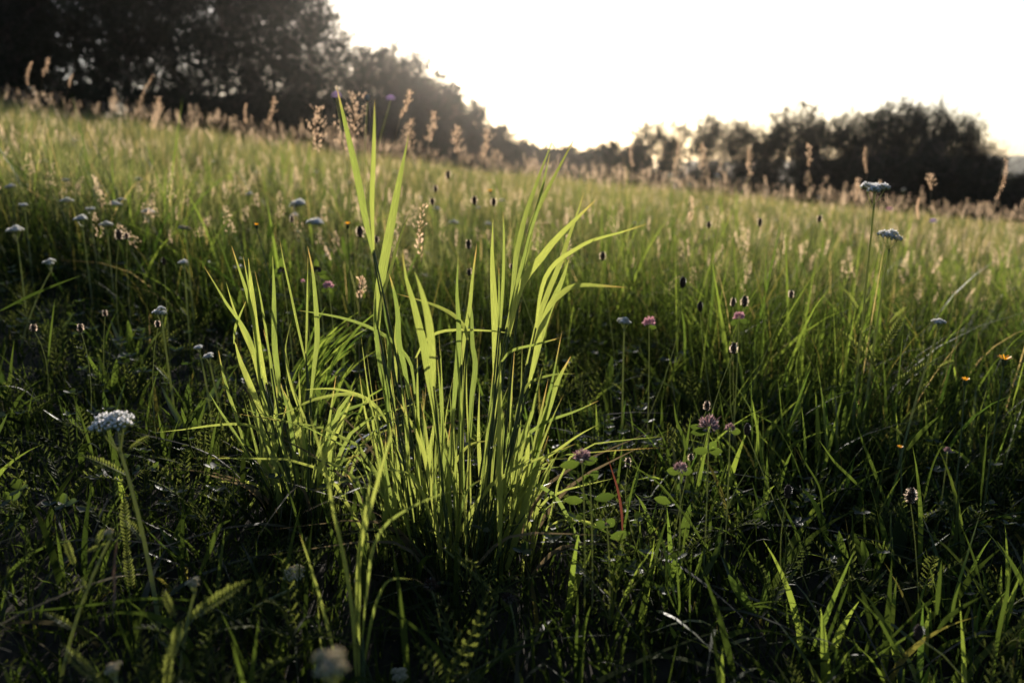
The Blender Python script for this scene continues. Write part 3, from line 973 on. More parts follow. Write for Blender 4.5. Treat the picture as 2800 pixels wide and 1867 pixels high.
for i in range(20):
    bx = 720 + 150 * rs_.rand(); by = 1250 + 150 * rs_.rand()
    lx = bx + (bx - 800) * .6 + 30 * rs_.randn(); ty = 1000 + 200 * rs_.rand()
    LEFT.append(([(lx, ty), ((lx * 2 + bx) / 3, (ty * 2 + by) / 3), ((lx + bx * 2) / 3, (ty + by * 2) / 3), (bx, by)], 9 + 10 * rs_.rand()))
FRONT = [
 ([(848,1138),(870,1210),(892,1291),(914,1403),(946,1546),(965,1680),(972,1800),(976,1900)], 19),
 ([(1088,1110),(1072,1180),(1040,1290),(1010,1400),(985,1500),(978,1600),(975,1750)], 15),
 ([(1020,1230),(1010,1330),(990,1450),(975,1580),(972,1700)], 13),
 ([(1255,1338),(1180,1360),(1100,1400),(1050,1440),(1020,1500),(1005,1600),(990,1750)], 12),
 ([(1000,1380),(985,1480),(982,1600),(980,1750),(982,1867)], 14),
 ([(1130,1583),(1075,1582),(1045,1610),(1020,1680),(1005,1760),(990,1860)], 14),
 ([(820,1460),(850,1550),(885,1670),(905,1750),(930,1850)], 12),
 ([(868,1630),(872,1700),(878,1790),(885,1867)], 8),
]
tuft_from_traces('tall_grass_tuft', 'large tuft of broad bright yellow green grass blades standing lit in the centre', 'grass tuft',
                 1235, 1.16, CENTRE, .95, 76, 201, (.10, .34), rx=.14, ry=.08, fill_w=(.003, .008))
tuft_from_traces('tall_grass_tuft', 'slender glowing grass tuft fanning out just left of the large central tuft', 'grass tuft',
                 800, 1.27, LEFT, .9, 36, 202, (.12, .30), rx=.07, ry=.05)
TANGLE = []
for i in range(34):
    bx = 790 + 120 * rs_.rand(); by = 1010 + 110 * rs_.rand(); L_ = 130 + 130 * rs_.rand(); a_ = .75 + .5 * rs_.rand()
    dx_, dy_ = L_ * math.cos(a_), -L_ * math.sin(a_)
    TANGLE.append(([(bx + dx_, by + dy_ * .9), (bx + dx_ * .6, by + dy_ * .66), (bx + dx_ * .25, by + dy_ * .33), (bx, by)], 6 + 5 * rs_.rand()))
tuft_from_traces('grass_tuft', 'thin tangled grass leaning right in the gap between the two lit tufts', 'grass tuft',
                 840, 1.62, TANGLE, .9, 20, 204, (.08, .2), mat='lush', depth_jit=.08, stems=False)
tuft_from_traces('grass_tuft', 'blurred narrow grass tuft nearest the lens rising behind the cream bud head', 'grass tuft',
                 978, .80, FRONT, .3, 0, 203, depth_jit=.02)

# smaller leaves grouped as low tufts, lower left and lower right
def ftuft(label, root_px, Yr, traces, seed, filler=6, **k):
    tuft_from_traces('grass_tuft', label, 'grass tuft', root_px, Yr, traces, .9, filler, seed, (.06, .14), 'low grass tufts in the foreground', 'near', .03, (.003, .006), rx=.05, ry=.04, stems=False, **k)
ftuft('single blurred blade rising from the lower left corner with a long blade lying across it', 380, .72,
      [([(260,1535),(300,1640),(345,1750),(392,1880)], 15), ([(-20,1678),(100,1668),(250,1652),(400,1635),(520,1640)], 15)], 301, 0)
ftuft('pair of narrow blades slanting up left of the blurred cream bud', 760, .85,
      [([(690,1690),(720,1740),(750,1800),(775,1870)], 11), ([(815,1700),(850,1800),(860,1867)], 8)], 302, 2)
ftuft('broad lit blade slanting right above the white yarrow head with thinner blades', 240, 1.75,
      [([(402,957),(360,1010),(300,1070),(230,1120),(180,1160)], 17), ([(352,1045),(320,1090),(285,1130)], 8),
       ([(224,752),(150,780),(80,810),(0,850)], 9), ([(430,1045),(480,1080),(520,1120),(560,1155)], 8), ([(150,815),(140,900),(130,1000)], 6)], 303, 6)
ftuft('dim bluish arching blade low on the left above the cream bud heads', 600, .95,
      [([(850,1690),(815,1690),(780,1720),(755,1770),(745,1840)], 15), ([(632,1420),(600,1440),(575,1500),(545,1570)], 17),
       ([(700,1700),(660,1670),(620,1660),(595,1700),(590,1780)], 14)], 304, 4)
ftuft('long blade with tiny teeth crossing the pink clovers in a dark hollow', 1800, 1.10,
      [([(1690,1255),(1740,1280),(1800,1320),(1850,1380),(1895,1440),(1940,1520),(1960,1600)], 11),
       ([(1760,1242),(1735,1310),(1715,1400),(1700,1480),(1690,1560),(1685,1640)], 10),
       ([(1757,1322),(1690,1350),(1600,1410),(1500,1480),(1430,1560)], 5), ([(1480,1388),(1560,1412),(1650,1450),(1740,1500),(1810,1560)], 8)], 305, 8)
ftuft('two upright lit blades crossing behind the tall clover heads', 1900, 1.35,
      [([(1842,1095),(1850,1150),(1870,1200),(1880,1260)], 10), ([(1890,1128),(1880,1200),(1868,1280),(1850,1370)], 11),
       ([(1990,1262),(1975,1300),(1950,1380),(1930,1440)], 9)], 306, 6)
ftuft('thin upright blades in the dark between the clovers and the lower right corner', 1880, .95,
      [([(1793,1425),(1815,1490),(1830,1560),(1850,1650)], 8), ([(1850,1495),(1852,1560),(1858,1650),(1855,1680)], 8),
       ([(1893,1492),(1888,1560),(1886,1650),(1888,1740)], 5), ([(1833,1655),(1850,1710),(1880,1780),(1900,1850)], 10),
       ([(1817,1592),(1840,1650),(1860,1690)], 6), ([(1730,1690),(1770,1720),(1810,1760),(1850,1850)], 10)], 307, 8)
ftuft('tall broad blade curving up beside the dark plantain heads, lower right', 2150, 1.20,
      [([(2056,1315),(2075,1380),(2105,1440),(2130,1510),(2155,1600)], 19), ([(2190,1330),(2225,1370),(2250,1430),(2270,1520)], 22),
       ([(2120,1340),(2150,1400),(2180,1460),(2200,1520)], 9), ([(2180,1215),(2200,1260),(2240,1330),(2250,1400)], 7)], 308, 9)
ftuft('straight narrow blades leaning together in the grass under the orange flowers', 2400, 1.35,
      [([(2340,1150),(2360,1210),(2380,1260),(2410,1340),(2430,1400)], 11), ([(2238,1200),(2280,1260),(2320,1300),(2360,1340)], 10),
       ([(2612,1165),(2580,1210),(2550,1270),(2530,1350),(2520,1410)], 8), ([(2570,1135),(2520,1180),(2480,1230)], 15),
       ([(2700,1140),(2695,1220),(2685,1320),(2680,1400)], 9)], 309, 9)
ftuft('fan of lit blades low in the right corner of the meadow', 2480, .90,
      [([(2328,1572),(2310,1620),(2280,1700),(2250,1780),(2225,1860)], 13), ([(2575,1530),(2566,1600),(2560,1680)], 22),
       ([(2687,1628),(2630,1660),(2590,1690),(2565,1720)], 16), ([(2200,1665),(2190,1750),(2175,1867)], 8),
       ([(2565,1620),(2500,1680),(2430,1750),(2370,1800),(2300,1860)], 10), ([(2550,1690),(2480,1740),(2400,1790),(2320,1850)], 10),
       ([(2335,1620),(2400,1690),(2440,1760),(2470,1800)], 12), ([(2627,1590),(2610,1640),(2600,1700)], 12)], 310, 8)
ftuft('long upright blades at the right edge near the lower corner', 2750, .95,
      [([(2762,1550),(2755,1610),(2740,1680),(2725,1760),(2715,1860)], 15), ([(2780,1580),(2765,1640),(2740,1700)], 8),
       ([(2630,1440),(2650,1490),(2670,1550),(2685,1610)], 9), ([(2800,1660),(2790,1720),(2785,1800)], 9),
       ([(2860,1740),(2810,1790),(2770,1870)], 20)], 311, 6)
ftuft('shiny wire thin blade arching over a black hollow, lower right', 2050, 1.0,
      [([(2215,1658),(2150,1645),(2090,1645),(2030,1660),(1970,1690),(1930,1720)], 8)], 312, 5)
ftuft('slanting dark blades with lit rims at the bottom right of the central tuft', 1580, .88,
      [([(1580,1620),(1578,1700),(1575,1800),(1572,1870)], 12), ([(1470,1630),(1530,1700),(1600,1780),(1660,1850)], 8),
       ([(1400,1590),(1480,1660),(1540,1730),(1600,1820)], 7)], 313, 8)
tuft_from_traces('red_grass_blade', 'lone red grass blade standing in the dark between two clovers', 'grass blade', 1700, 1.12,
                 [([(1660,1245),(1675,1290),(1690,1340),(1700,1400),(1702,1450)], 9)], .3, 0, 320, mat='red', stems=False)
tuft_from_traces('dry_grass_blade', 'blurred rusty dry blade standing beside the stem of the white yarrow', 'grass blade', 312, .70,
                 [([(324,1445),(318,1500),(312,1560),(315,1620),(308,1680)], 15)], .3, 0, 321, mat='rust', stems=False)

# ------------------------------------------------------------------ flowers
def floret(g, c, r, rs, bud=False, tint=None):
    t = rs.rand() if tint is None else tint
    if bud:
        g.ball(c, r * .55, 1.25, t); return
    a0 = rs.rand() * 6.28
    for j in range(5):
        a = a0 + j * 1.257
        d = np.array([math.cos(a), math.sin(a), -.1 + 1.9 * rs.rand() ** 1.3]) * .85
        g.leaf(c, c + d * r, r * .95, (0, 0, 1), t, .62)
    g.ball(np.array(c) - [0, 0, r * .12], r * .62, .62, t)

def yarrow(label, px, py, Y, wpx, lean=0.0, bud=False, leaves=5, seed=0, group='yarrow plants', h=None, tiltx=0.0, shape='dome', base_shift=None):
    rs = np.random.RandomState(seed)
    hd = np.array(P(px, py, Y))
    Rr = wpx / FPX * Y / 2
    bs = base_shift if base_shift is not None else (lean, .02 * rs.randn())
    bx, by = hd[0] + bs[0], hd[1] + bs[1]
    base = np.array([bx, by, gz(bx, by)])
    t = thing('yarrow', label, 'flower', base, group)
    top = hd - base
    axis = np.array([-lean * .4, 0, 1.0]); axis /= np.linalg.norm(axis)
    node = top - np.array([0, 0, Rr * 1.25])
    mid = np.array([node[0] * .35 + .004 * rs.randn(), node[1] * .5, node[2] * .55])
    sp_ = bez((0, 0, 0), mid, node, 9)
    g = Geo(); g.tube(sp_, .0021 + Rr * .035, .0014 + Rr * .02, 7, .5)
    put('stem', g.mesh('stem', True), M['stemhair'], t)
    gh = Geo(); gb = Geo()
    nb = 5 if shape == 'dome' else 4
    for k in range(nb):
        a = k * 6.28 / nb + rs.rand() * .5
        rr = Rr * (.60 if k else .05)
        cc = top + np.array([math.cos(a) * rr, math.sin(a) * rr, Rr * (.10 * rs.randn() - (.18 if k else -.05))])
        start = node - np.array([0, 0, Rr * .5 * rs.rand()])
        gb.tube(bez(start, (start + cc) / 2 + np.array([math.cos(a) * rr * .3, math.sin(a) * rr * .3, 0]), cc - [0, 0, Rr * .18], 4), .0011, .0008, 5, .5)
        nf = int(26 * (1.0 if k else 1.2))
        sr = Rr * (.50 if not bud else .46)
        for i in range(nf):
            q = (i + .5) / nf; ang = i * 2.4
            ro = sr * q ** .5
            f = cc + np.array([math.cos(ang) * ro, math.sin(ang) * ro, sr * .62 * (1 - q) + .04 * sr * rs.randn()])
            if i % 3 == 0:
                gb.tube([cc - [0, 0, Rr * .2], f - [0, 0, sr * .06]], .0006, .0004, 3, .5)
            gb.ball(f - np.array([0, 0, sr * .12]), sr * .13, 1.5, .8)
            floret(gh, f, sr * (.20 if not bud else .22), rs, bud)
    put('flower_head', gh.mesh('flower_head'), M['bud'] if bud else M['petal'], t)
    put('branches', gb.mesh('branches'), M['stemhair'], t)
    for k in range(leaves):
        f = .22 + .66 * k / max(1, leaves)
        i = int(f * 8); b = sp_[i]
        a = k * 2.4 + rs.rand() * 1.2
        l = (.055 - .03 * f) * (.8 + .5 * rs.rand())
        el = .5 + .5 * rs.rand()
        tip = b + np.array([math.cos(a) * math.cos(el), math.sin(a) * math.cos(el) * .7, math.sin(el)]) * l
        g = Geo(); feather(g, b, tip, .013, (-math.cos(a) * .4, -.35, .8), rs, .4 + .3 * rs.rand(), 12, .12)
        put('leaf', g.mesh('leaf'), M['yleaf'], t)
    return t

def feather_px(t, pts, width_px, Y, seed, tint=.6):
    """a feathery leaf given by its base and tip in the picture at distance Y"""
    rs = np.random.RandomState(seed)
    loc = np.array(t.location)
    g = Geo(); feather(g, np.array(P(*pts[0], Y)) - loc, np.array(P(*pts[1], Y + .01)) - loc, width_px / FPX * Y, (0.1, -.6, .7), rs, tint, 15, .1)
    put('leaf', g.mesh('leaf'), M['yleaf'], t)

big = yarrow('large white yarrow head, half lit, on a tall stem at the lower left', 318, 1150, .92, 128, .035, False, 2, 401)
feather_px(big, [(345,1300),(225,1245)], 34, .92, 1); feather_px(big, [(352,1230),(415,1190)], 22, .92, 2)
feather_px(big, [(350,1500),(340,1350)], 36, .91, 3); feather_px(big, [(362,1610),(345,1480)], 36, .91, 4)
b2 = yarrow('cream yarrow bud head beside a large feathery leaf, lower left', 531, 1588, .80, 52, -.03, True, 4, 402)
feather_px(b2, [(520,1690),(685,1585)], 50, .70, 5); feather_px(b2, [(480,1690),(445,1610)], 26, .70, 6)
feather_px(b2, [(470,1800),(500,1690)], 40, .70, 7); feather_px(b2, [(455,1880),(470,1760)], 40, .70, 8)
b3 = yarrow('large blurred cream yarrow bud head closest to the lens at the bottom', 912, 1800, .46, 135, .0, True, 1, 403)
b4 = yarrow('small cream yarrow bud head at the bottom edge left of the others', 312, 1822, .66, 56, .01, True, 3, 404)
feather_px(b4, [(280,1870),(165,1760)], 44, .66, 9)
yarrow('grey green drooping yarrow bud cluster in shade left of the central tuft', 812, 1560, .92, 82, -.10, True, 2, 405, base_shift=(-.12, -.02))
yarrow('grey green yarrow bud cluster at the bottom edge under the central tuft', 1095, 1838, .78, 62, -.05, True, 1, 406, base_shift=(-.05, -.02))
b5 = yarrow('small leaning grey yarrow bud with feathery leaves at the left', 300, 1452, .82, 36, -.08, True, 3, 407, base_shift=(-.07, -.02))
feather_px(b5, [(205,1545),(178,1470)], 26, .82, 10); feather_px(b5, [(235,1510),(305,1485)], 20, .82, 11); feather_px(b5, [(262,1490),(288,1445)], 24, .82, 12)
yarrow('tall pale yarrow with a split flat head above the right meadow', 2395, 510, 1.75, 74, .01, False, 4, 408)
yarrow('second tall yarrow with one wide flat head, just right of the taller one', 2436, 640, 1.72, 64, -.02, False, 5, 409)
b6 = yarrow('short yarrow with a small white head at the right behind the orange flowers', 2568, 880, 1.55, 38, -.05, False, 3, 410, base_shift=(-.07, -.02))
feather_px(b6, [(2440,1050),(2560,985)], 24, 1.55, 13); feather_px(b6, [(2560,1010),(2615,985)], 20, 1.55, 14)
rb = thing('yarrow_plant', 'leafy flowerless yarrow shoots at the foot of the tall right yarrows', 'plant', P(2380, 1080, 1.72), None)
for i, (a, b) in enumerate([((2390,1000),(2275,890)), ((2400,1020),(2330,870)), ((2410,960),(2485,835)), ((2430,890),(2485,840)), ((2345,850),(2300,790)), ((2470,1150),(2560,1090)), ((2440,1180),(2540,1130))]):
    feather_px(rb, [a, b], 26, 1.72, 20 + i)
yarrow('small white yarrow head tilted on a slanting stem near the left edge', 138, 716, 2.15, 36, .0, False, 3, 411, base_shift=(-.10, -.03))
yarrow('cluster of round white flowers on a dim stem left of the slender tuft', 440, 850, 1.55, 44, .01, False, 2, 412)
yarrow('small bright white flower cluster in the dark left of the slender tuft', 545, 948, 1.50, 28, .02, False, 1, 413)
yarrow('second small white flower cluster just below and right of the first', 572, 972, 1.52, 34, .02, False, 1, 414)
yarrow('small white yarrow head beside a brown seed head on the dark left', 503, 716, 2.1, 30, .0, False, 2, 415)
yarrow('low white yarrow head right of the clover in the right middle meadow', 1708, 876, 1.7, 40, .0, False, 2, 416)
yarrow('cream yarrow head crossed by light, left of the orange flower bud', 508, 622, 2.3, 40, .0, True, 2, 417)
yarrow('broad blue white yarrow head leaning above the left tuft', 819, 556, 2.9, 50, .0, False, 2, 418)
yarrow('wide flat yarrow head below and right of the blue white one', 866, 606, 2.6, 56, .0, False, 2, 419)

# far yarrows: copies of three plants
far = [(582,442),(658,449),(470,476),(379,490),(29,509),(391,578),(308,556),(325,545),(682,530),(10,420),(204,384),(167,548),(249,570),(226,597),(290,613),
       (40,628),(351,682),(177,492),(806,588),(1149,540),(1195,569),(1230,607),(1334,611),(1378,548),(956,500),(902,738),(1307,567),(1960,480),(1933,569),
       (2471,518),(2430,572),(2290,572),(860,470),(905,432),(745,395),(1080,470),(1500,455),(1600,500),(620,395),(700,470),(120,440),(60,560),(1700,520),(2120,600),(2600,610),
       (600,785),(350,880),(1735,610),(2240,540),(2700,600)]
far = sorted(f for f in far if f[1] < 640)
protos = []
for k in range(3):
    rs = np.random.RandomState(440 + k)
    t = yarrow('x', 1400, 600, 3.0, 30 + 7 * k, .01 * (k - 1), False, 3, 440 + k, 'far yarrow heads')
    hgt = CAM_Z + (P(1400, 600, 3.0).z - CAM_Z) - t.location.z
    protos.append((t, hgt))
ordn = ['first','second','third','fourth','fifth','sixth','seventh','eighth','ninth','tenth','eleventh','twelfth','thirteenth','fourteenth','fifteenth','sixteenth','seventeenth',
        'eighteenth','nineteenth','twentieth','twenty-first','twenty-second','twenty-third','twenty-fourth','twenty-fifth','twenty-sixth','twenty-seventh','twenty-eighth','twenty-ninth','thirtieth']
cnt = {}
for i, (px, py) in enumerate(far):
    p = at_height(px, py, .33, 14)
    t0, hg = protos[i % 3]
    g0 = gz(p.x, p.y)
    s = max(.75, min(1.5, (p.z - g0) / hg))
    zone = 'left' if px < 930 else 'middle' if px < 1650 else 'right'
    cnt[zone] = cnt.get(zone, 0) + 1
    lab = 'small soft white yarrow head, %s from the left in the %s far meadow' % (ordn[cnt[zone] - 1], zone)
    loc = (p.x, p.y, p.z - hg * s)
    if i < 3:
        t0.location = loc; t0.scale = (s, s, s); t0['label'] = lab
    else:
        copy_thing(t0, lab, loc, random.random() * 6.28, s)

# ---- ribwort plantain
def plantain_parts(t, base_off, hd, Rr, Hh, rs, halo=True, dark=True):
    g = Geo(); g.tube(bez(base_off, (np.array(base_off) + hd) / 2 + np.array([.03 * rs.randn(), .01 * rs.randn(), .03]), hd - np.array([0, 0, Hh * .4]), 6), .0010, .0007, 5, .4)
    put('stem', g.mesh('stem', True), M['stemhair'], t)
    g = Geo()
    n = 70
    for i in range(n):
        f = (i + .5) / n; a = i * 2.4
        z = (f - .5) * Hh; r = Rr * (1 - (2 * f - 1) ** 2) ** .45 * (.82 if f > .8 else 1)
        c = hd + np.array([math.cos(a) * r * .72, math.sin(a) * r * .72, z])
        o = hd + np.array([math.cos(a) * r * 1.15, math.sin(a) * r * 1.15, z + Hh * .10])
        g.leaf(c, o, Rr * .55, (0, 0, 1), rs.rand(), .5)
        g.ball(c, Rr * .30, 1.1, rs.rand())
    put('seed_head', g.mesh('seed_head'), M['brown'], t)
    if halo:
        g = Geo()
        for i in range(130):
            a = rs.rand() * 6.28; z = (rs.rand() - .45) * Hh * .95
            r = Rr * max(.4, (1 - (2 * z / Hh) ** 2)) ** .5
            c = hd + np.array([math.cos(a) * r, math.sin(a) * r, z]); o = c + np.array([math.cos(a), math.sin(a), .2 * rs.randn()]) * Rr * (.22 + .5 * rs.rand())
            g.leaf(c, o, Rr * .20, rs.randn(3), rs.rand(), .75)
        put('stamens', g.mesh('stamens'), M['halo'], t)

def plantain(label, px, py, Y, wpx, seed, halo=True, lean=None, cat='flower'):
    rs = np.random.RandomState(seed)
    hd = np.array(P(px, py, Y))
    lx = .075 * rs.randn() if lean is None else lean
    bx, by = hd[0] + lx, hd[1] + .03 * rs.randn()
    base = np.array([bx, by, gz(bx, by)])
    t = thing('plantain', label, 'seed head', base, 'plantain seed heads')
    Rr = wpx / FPX * Y / 2 * .75
    plantain_parts(t, (0, 0, 0), hd - base, Rr, Rr * (3.0 + rs.rand()), rs, halo)
    return t

PL = [
 ('dark oval plantain head with glowing rim, upper left of the dark hollow', 325, 642, 2.1, 20),
 ('smaller plantain head directly right of the dark rimmed one on the left', 346, 645, 2.2, 14),
 ('small rusty plantain head above the dark left hollow', 448, 714, 2.0, 14),
 ('brown plantain head on a straight stem in the dark far left', 220, 897, 1.55, 17),
 ('dim plantain head between two stems in the left dark', 287, 856, 1.7, 14),
 ('rim lit plantain head in front of the round white flower cluster', 431, 886, 1.45, 15),
 ('leaning reddish plantain head at the left edge', 92, 896, 1.6, 18),
 ('crisp dark plantain head with bright halo beside the tallest blade', 984, 634, 2.0, 22),
 ('plantain head highest in the middle meadow with a pale halo', 1225, 478, 3.2, 15),
 ('pale plantain head left of the middle flowers', 1191, 516, 3.0, 13),
 ('haloed plantain head above the drooping oat spikelets', 1182, 551, 2.6, 15),
 ('pinkish plantain head in the row behind the middle blades', 1297, 548, 2.7, 18),
 ('small haloed plantain head left of the three long right blades', 1350, 553, 2.5, 16),
 ('slanting pale plantain head between the central tuft blades', 1281, 668, 2.0, 17),
 ('pink brown plantain head just right of the dark main stem', 1029, 654, 2.2, 15),
 ('dark little plantain head behind the blue white yarrow', 798, 600, 2.4, 12),
 ('small plantain head behind the wide pale blade', 1151, 656, 2.3, 12),
 ('drooping pink brown head between the upright central blades', 1283, 744, 1.8, 15),
 ('round brown ring shaped head lying sideways right of the tuft', 1648, 700, 2.1, 18),
 ('small tan head behind the bundle of right hand blades', 1399, 729, 1.9, 12),
 ('dark furry head alone above the pink clover on the right', 1867, 772, 1.75, 24),
 ('upright dark head with pale rim left of a fluffy brown one', 2005, 826, 1.6, 16),
 ('fluffy brown head touching the upright rimmed head', 2036, 824, 1.62, 22),
 ('blurred dark head left of the pair of brown heads', 1914, 838, 1.75, 20),
 ('round cream bud on a hooked stem in the right meadow', 2163, 804, 1.75, 16),
 ('small tan head in the upper right meadow', 2078, 608, 2.8, 15),
 ('dark tan head in the far right meadow under the pale plumes', 2241, 598, 2.6, 15),
 ('tall pale spike in the middle right meadow', 1938, 615, 2.6, 15),
 ('crisp dark haloed head on a slanting stem above the clovers', 2006, 952, 1.40, 22),
 ('ragged tan head on a thin stem beside the toothed blade', 1717, 1265, 1.12, 19),
 ('narrow ragged brown head left of the small pink clover', 1889, 1250, 1.15, 16),
 ('ragged tan spike standing over the large brown clover', 1933, 1110, 1.25, 19),
 ('dark cone shaped head with bristles right of the clovers', 2043, 1174, 1.15, 24),
 ('dark bristly head on a slanting stem, lower right', 2155, 1344, 1.05, 30),
 ('ragged brown head on a long slanting stem near the right side', 2491, 1355, 1.05, 34),
 ('rust brown feathery head low in the right corner', 2512, 1728, .80, 38),
]
for i, a in enumerate(PL):
    tall = 5 in (0,)
    plantain(*a, seed=500 + i, halo=not any(k in a[0] for k in ('dark bristly', 'cone', 'furry', 'rust', 'blurred dark')))

# ---- clover
def clover(label, px, py, Y, wpx, seed, mat='clover', leaves=((-70, 10), (60, 5), (-40, 180), (60, 170)), lean=.01):
    rs = np.random.RandomState(seed)
    hd = np.array(P(px, py, Y))
    bx, by = hd[0] + lean, hd[1] + .02
    base = np.array([bx, by, gz(bx, by)])
    t = thing('clover', label, 'flower', base, 'clover flowers')
    Rr = wpx / FPX * Y / 2
    top = hd - base
    g = Geo(); sp_ = bez((0, 0, 0), top * [.2, .5, .6], top - [0, 0, Rr * .5], 8); g.tube(sp_, .0014, .0011, 5, .4)
    put('stem', g.mesh('stem', True), M['stemhair'], t)
    g = Geo()
    n = 95
    for i in range(n):
        f = (i + .5) / n
        phi = math.acos(1 - 1.35 * f); a = i * 2.4 + .3 * rs.randn()
        d = np.array([math.sin(phi) * math.cos(a), math.sin(phi) * math.sin(a), math.cos(phi)])
        c = top + d * Rr * .35; e = top + (d + [0, 0, .15]) * Rr * (.85 + .35 * rs.rand()) + rs.randn(3) * Rr * .06
        g.leaf(c, e, Rr * .16, np.cross(d, rs.randn(3)), rs.rand(), .7)
        g.leaf(c, e + rs.randn(3) * Rr * .12, Rr * .20, np.cross(d, rs.randn(3)), rs.rand(), .7)
    put('flower_head', g.mesh('flower_head'), M[mat], t)
    for k, (dx, dy) in enumerate(leaves):
        e = np.array(P(px + dx, py + dy, Y)) - base
        q = min(7, max(0, int(8 * (e[2] - .02) / max(.01, top[2]))))
        b = sp_[q]
        dist = np.linalg.norm(e - b)
        if dist < 1e-3: continue
        b2_ = e + (b - e) * min(1, .030 / dist)
        g = Geo()
        if dist > .032: g.tube([b, b2_], .0007, .0006, 4, .4)
        g.oval(b2_, e, .013, (0, -.9, .5), .3 + .6 * rs.rand(), .1)
        put('leaf', g.mesh('leaf', True), M['forb'], t)
    return t

clover('pink brown clover head with leaf pairs below it, nearest the central tuft', 1592, 1254, 1.02, 50, 601, leaves=((-62, 20), (42, 0), (-52, 112), (90, 100), (18, 60)))
clover('large brownish clover head on a hairy stem, highest of the lit clovers', 1938, 1166, 1.10, 58, 602, leaves=((-52, -2), (-50, 16), (-42, 66), (38, 68), (20, 40)))
clover('small pink topped clover head with two ground leaves below it', 1860, 1282, 1.08, 38, 603, leaves=((-38, 4), (34, 4), (-72, 80), (-8, 44)))
clover('small round purple clover head right of the large brownish one', 1996, 1172, 1.18, 28, 604, leaves=((30, 8),))
clover('pink clover head alone on the dark middle right', 1775, 884, 1.65, 34, 605, 'pink', ((20, 12),))
clover('pink clover head below the pair of brown heads', 2021, 868, 1.58, 30, 606, 'pink', ((30, 14), (-24, 20)))
clover('pink clover head in the middle left behind the slender tuft', 898, 784, 1.8, 28, 607, 'pink', ((-20, 12),))
clover('tiny pink clover bud left of the pink head behind the slender tuft', 828, 770, 1.9, 11, 608, 'pink', ())
clover('dark dried clover head with three bright upright leaflets, left one', 771, 742, 1.85, 24, 609, 'brown', ((-24, -4), (-2, -38), (-30, 14)))
clover('dark dried clover head with three bright upright leaflets, right one', 866, 741, 1.85, 26, 610, 'brown', ((-2, -34), (36, 24), (30, 4)))
clover('black dried clover head low in the shadow at the foot of the central tuft', 1178, 1602, .95, 44, 611, 'brown', ())
clover('dark grey clover head in shadow at the lower right foot of the central tuft', 1392, 1636, .93, 42, 612, 'brown', ())
clover('closed green clover bud with upright leaflets between two clover stems', 1613, 1310, 1.02, 22, 613, 'feather', ((22, -24), (-18, -8)))
clover('tiny pale clover bud between small leaves below the toothed blade', 1660, 1436, 1.0, 16, 614, 'clover', ((-32, -8), (20, -18), (64, 20)))
clover('small red clover head low in the grass under the orange flowers', 2591, 1232, 1.35, 20, 615, 'clover', ())

# ---- yellow hawkbits
def hawkbit(label, px, py, Y, wpx, seed, lean=0.0, open_=1.0, mat='yellow'):
    rs = np.random.RandomState(seed)
    hd = np.array(P(px, py, Y)); bx, by = hd[0] + lean, hd[1]
    base = np.array([bx, by, gz(bx, by)])
    t = thing('hawkbit', label, 'flower', base, 'yellow hawkbit flowers')
    Rr = wpx / FPX * Y / 2; top = hd - base
    g = Geo(); g.tube(bez((0, 0, 0), top * [.1, .5, .55], top - [0, 0, Rr * 1.1], 8), .0014, .0011, 6, .6)
    put('stem', g.mesh('stem', True), M['stem'], t)
    g = Geo()
    prof = [(-1.15, .12), (-.95, .34), (-.5, .42), (-.1, .36)]
    V = []
    for z, r in prof:
        for j in range(9):
            a = j * 6.283 / 9
            V.append(top + np.array([math.cos(a) * r * Rr, math.sin(a) * r * Rr, z * Rr]))
    F = [(i * 9 + j, i * 9 + (j + 1) % 9, (i + 1) * 9 + (j + 1) % 9, (i + 1) * 9 + j) for i in range(3) for j in range(9)]
    g.add(V, F, .3)
    for j in range(10):
        a = j * .628
        c = top + np.array([math.cos(a) * .36 * Rr, math.sin(a) * .36 * Rr, -.5 * Rr])
        g.leaf(c, c + np.array([math.cos(a) * .12, math.sin(a) * .12, .55]) * Rr, Rr * .16, (math.cos(a), math.sin(a), 0), .2)
    put('bract_cup', g.mesh('bract_cup', True), M['stem'], t)
    g = Geo()
    for j in range(30):
        a = j * 2.4; f = (j % 3) / 3
        d = np.array([math.cos(a) * (.9 - .4 * f) * open_, math.sin(a) * (.9 - .4 * f) * open_, .35 + .45 * f])
        c = top + np.array([math.cos(a) * .2 * Rr, math.sin(a) * .2 * Rr, -.15 * Rr])
        g.leaf(c, c + d * Rr, Rr * .22, np.cross(d, [-math.sin(a), math.cos(a), 0]), rs.rand(), .85)
    put('petals', g.mesh('petals'), M[mat], t)
hawkbit('open orange yellow flower on a tall stem at the right edge', 2747, 980, 1.35, 38, 701, .0)
hawkbit('half closed orange yellow flower left of and below the open one', 2640, 1038, 1.30, 30, 702, .01, .7)
hawkbit('tiny yellow flower low between grass blades on the right', 2461, 1222, 1.30, 22, 703, .02, .8)
hawkbit('small orange flower bud on a long pale stem left of the tallest blade', 701, 615, 1.75, 20, 704, .05, .6)
hawkbit('faded orange flower head right of the small orange bud', 950, 612, 2.1, 22, 705, .0, .8)
hawkbit('tiny orange flower far off in the middle meadow', 1340, 522, 3.2, 16, 706)

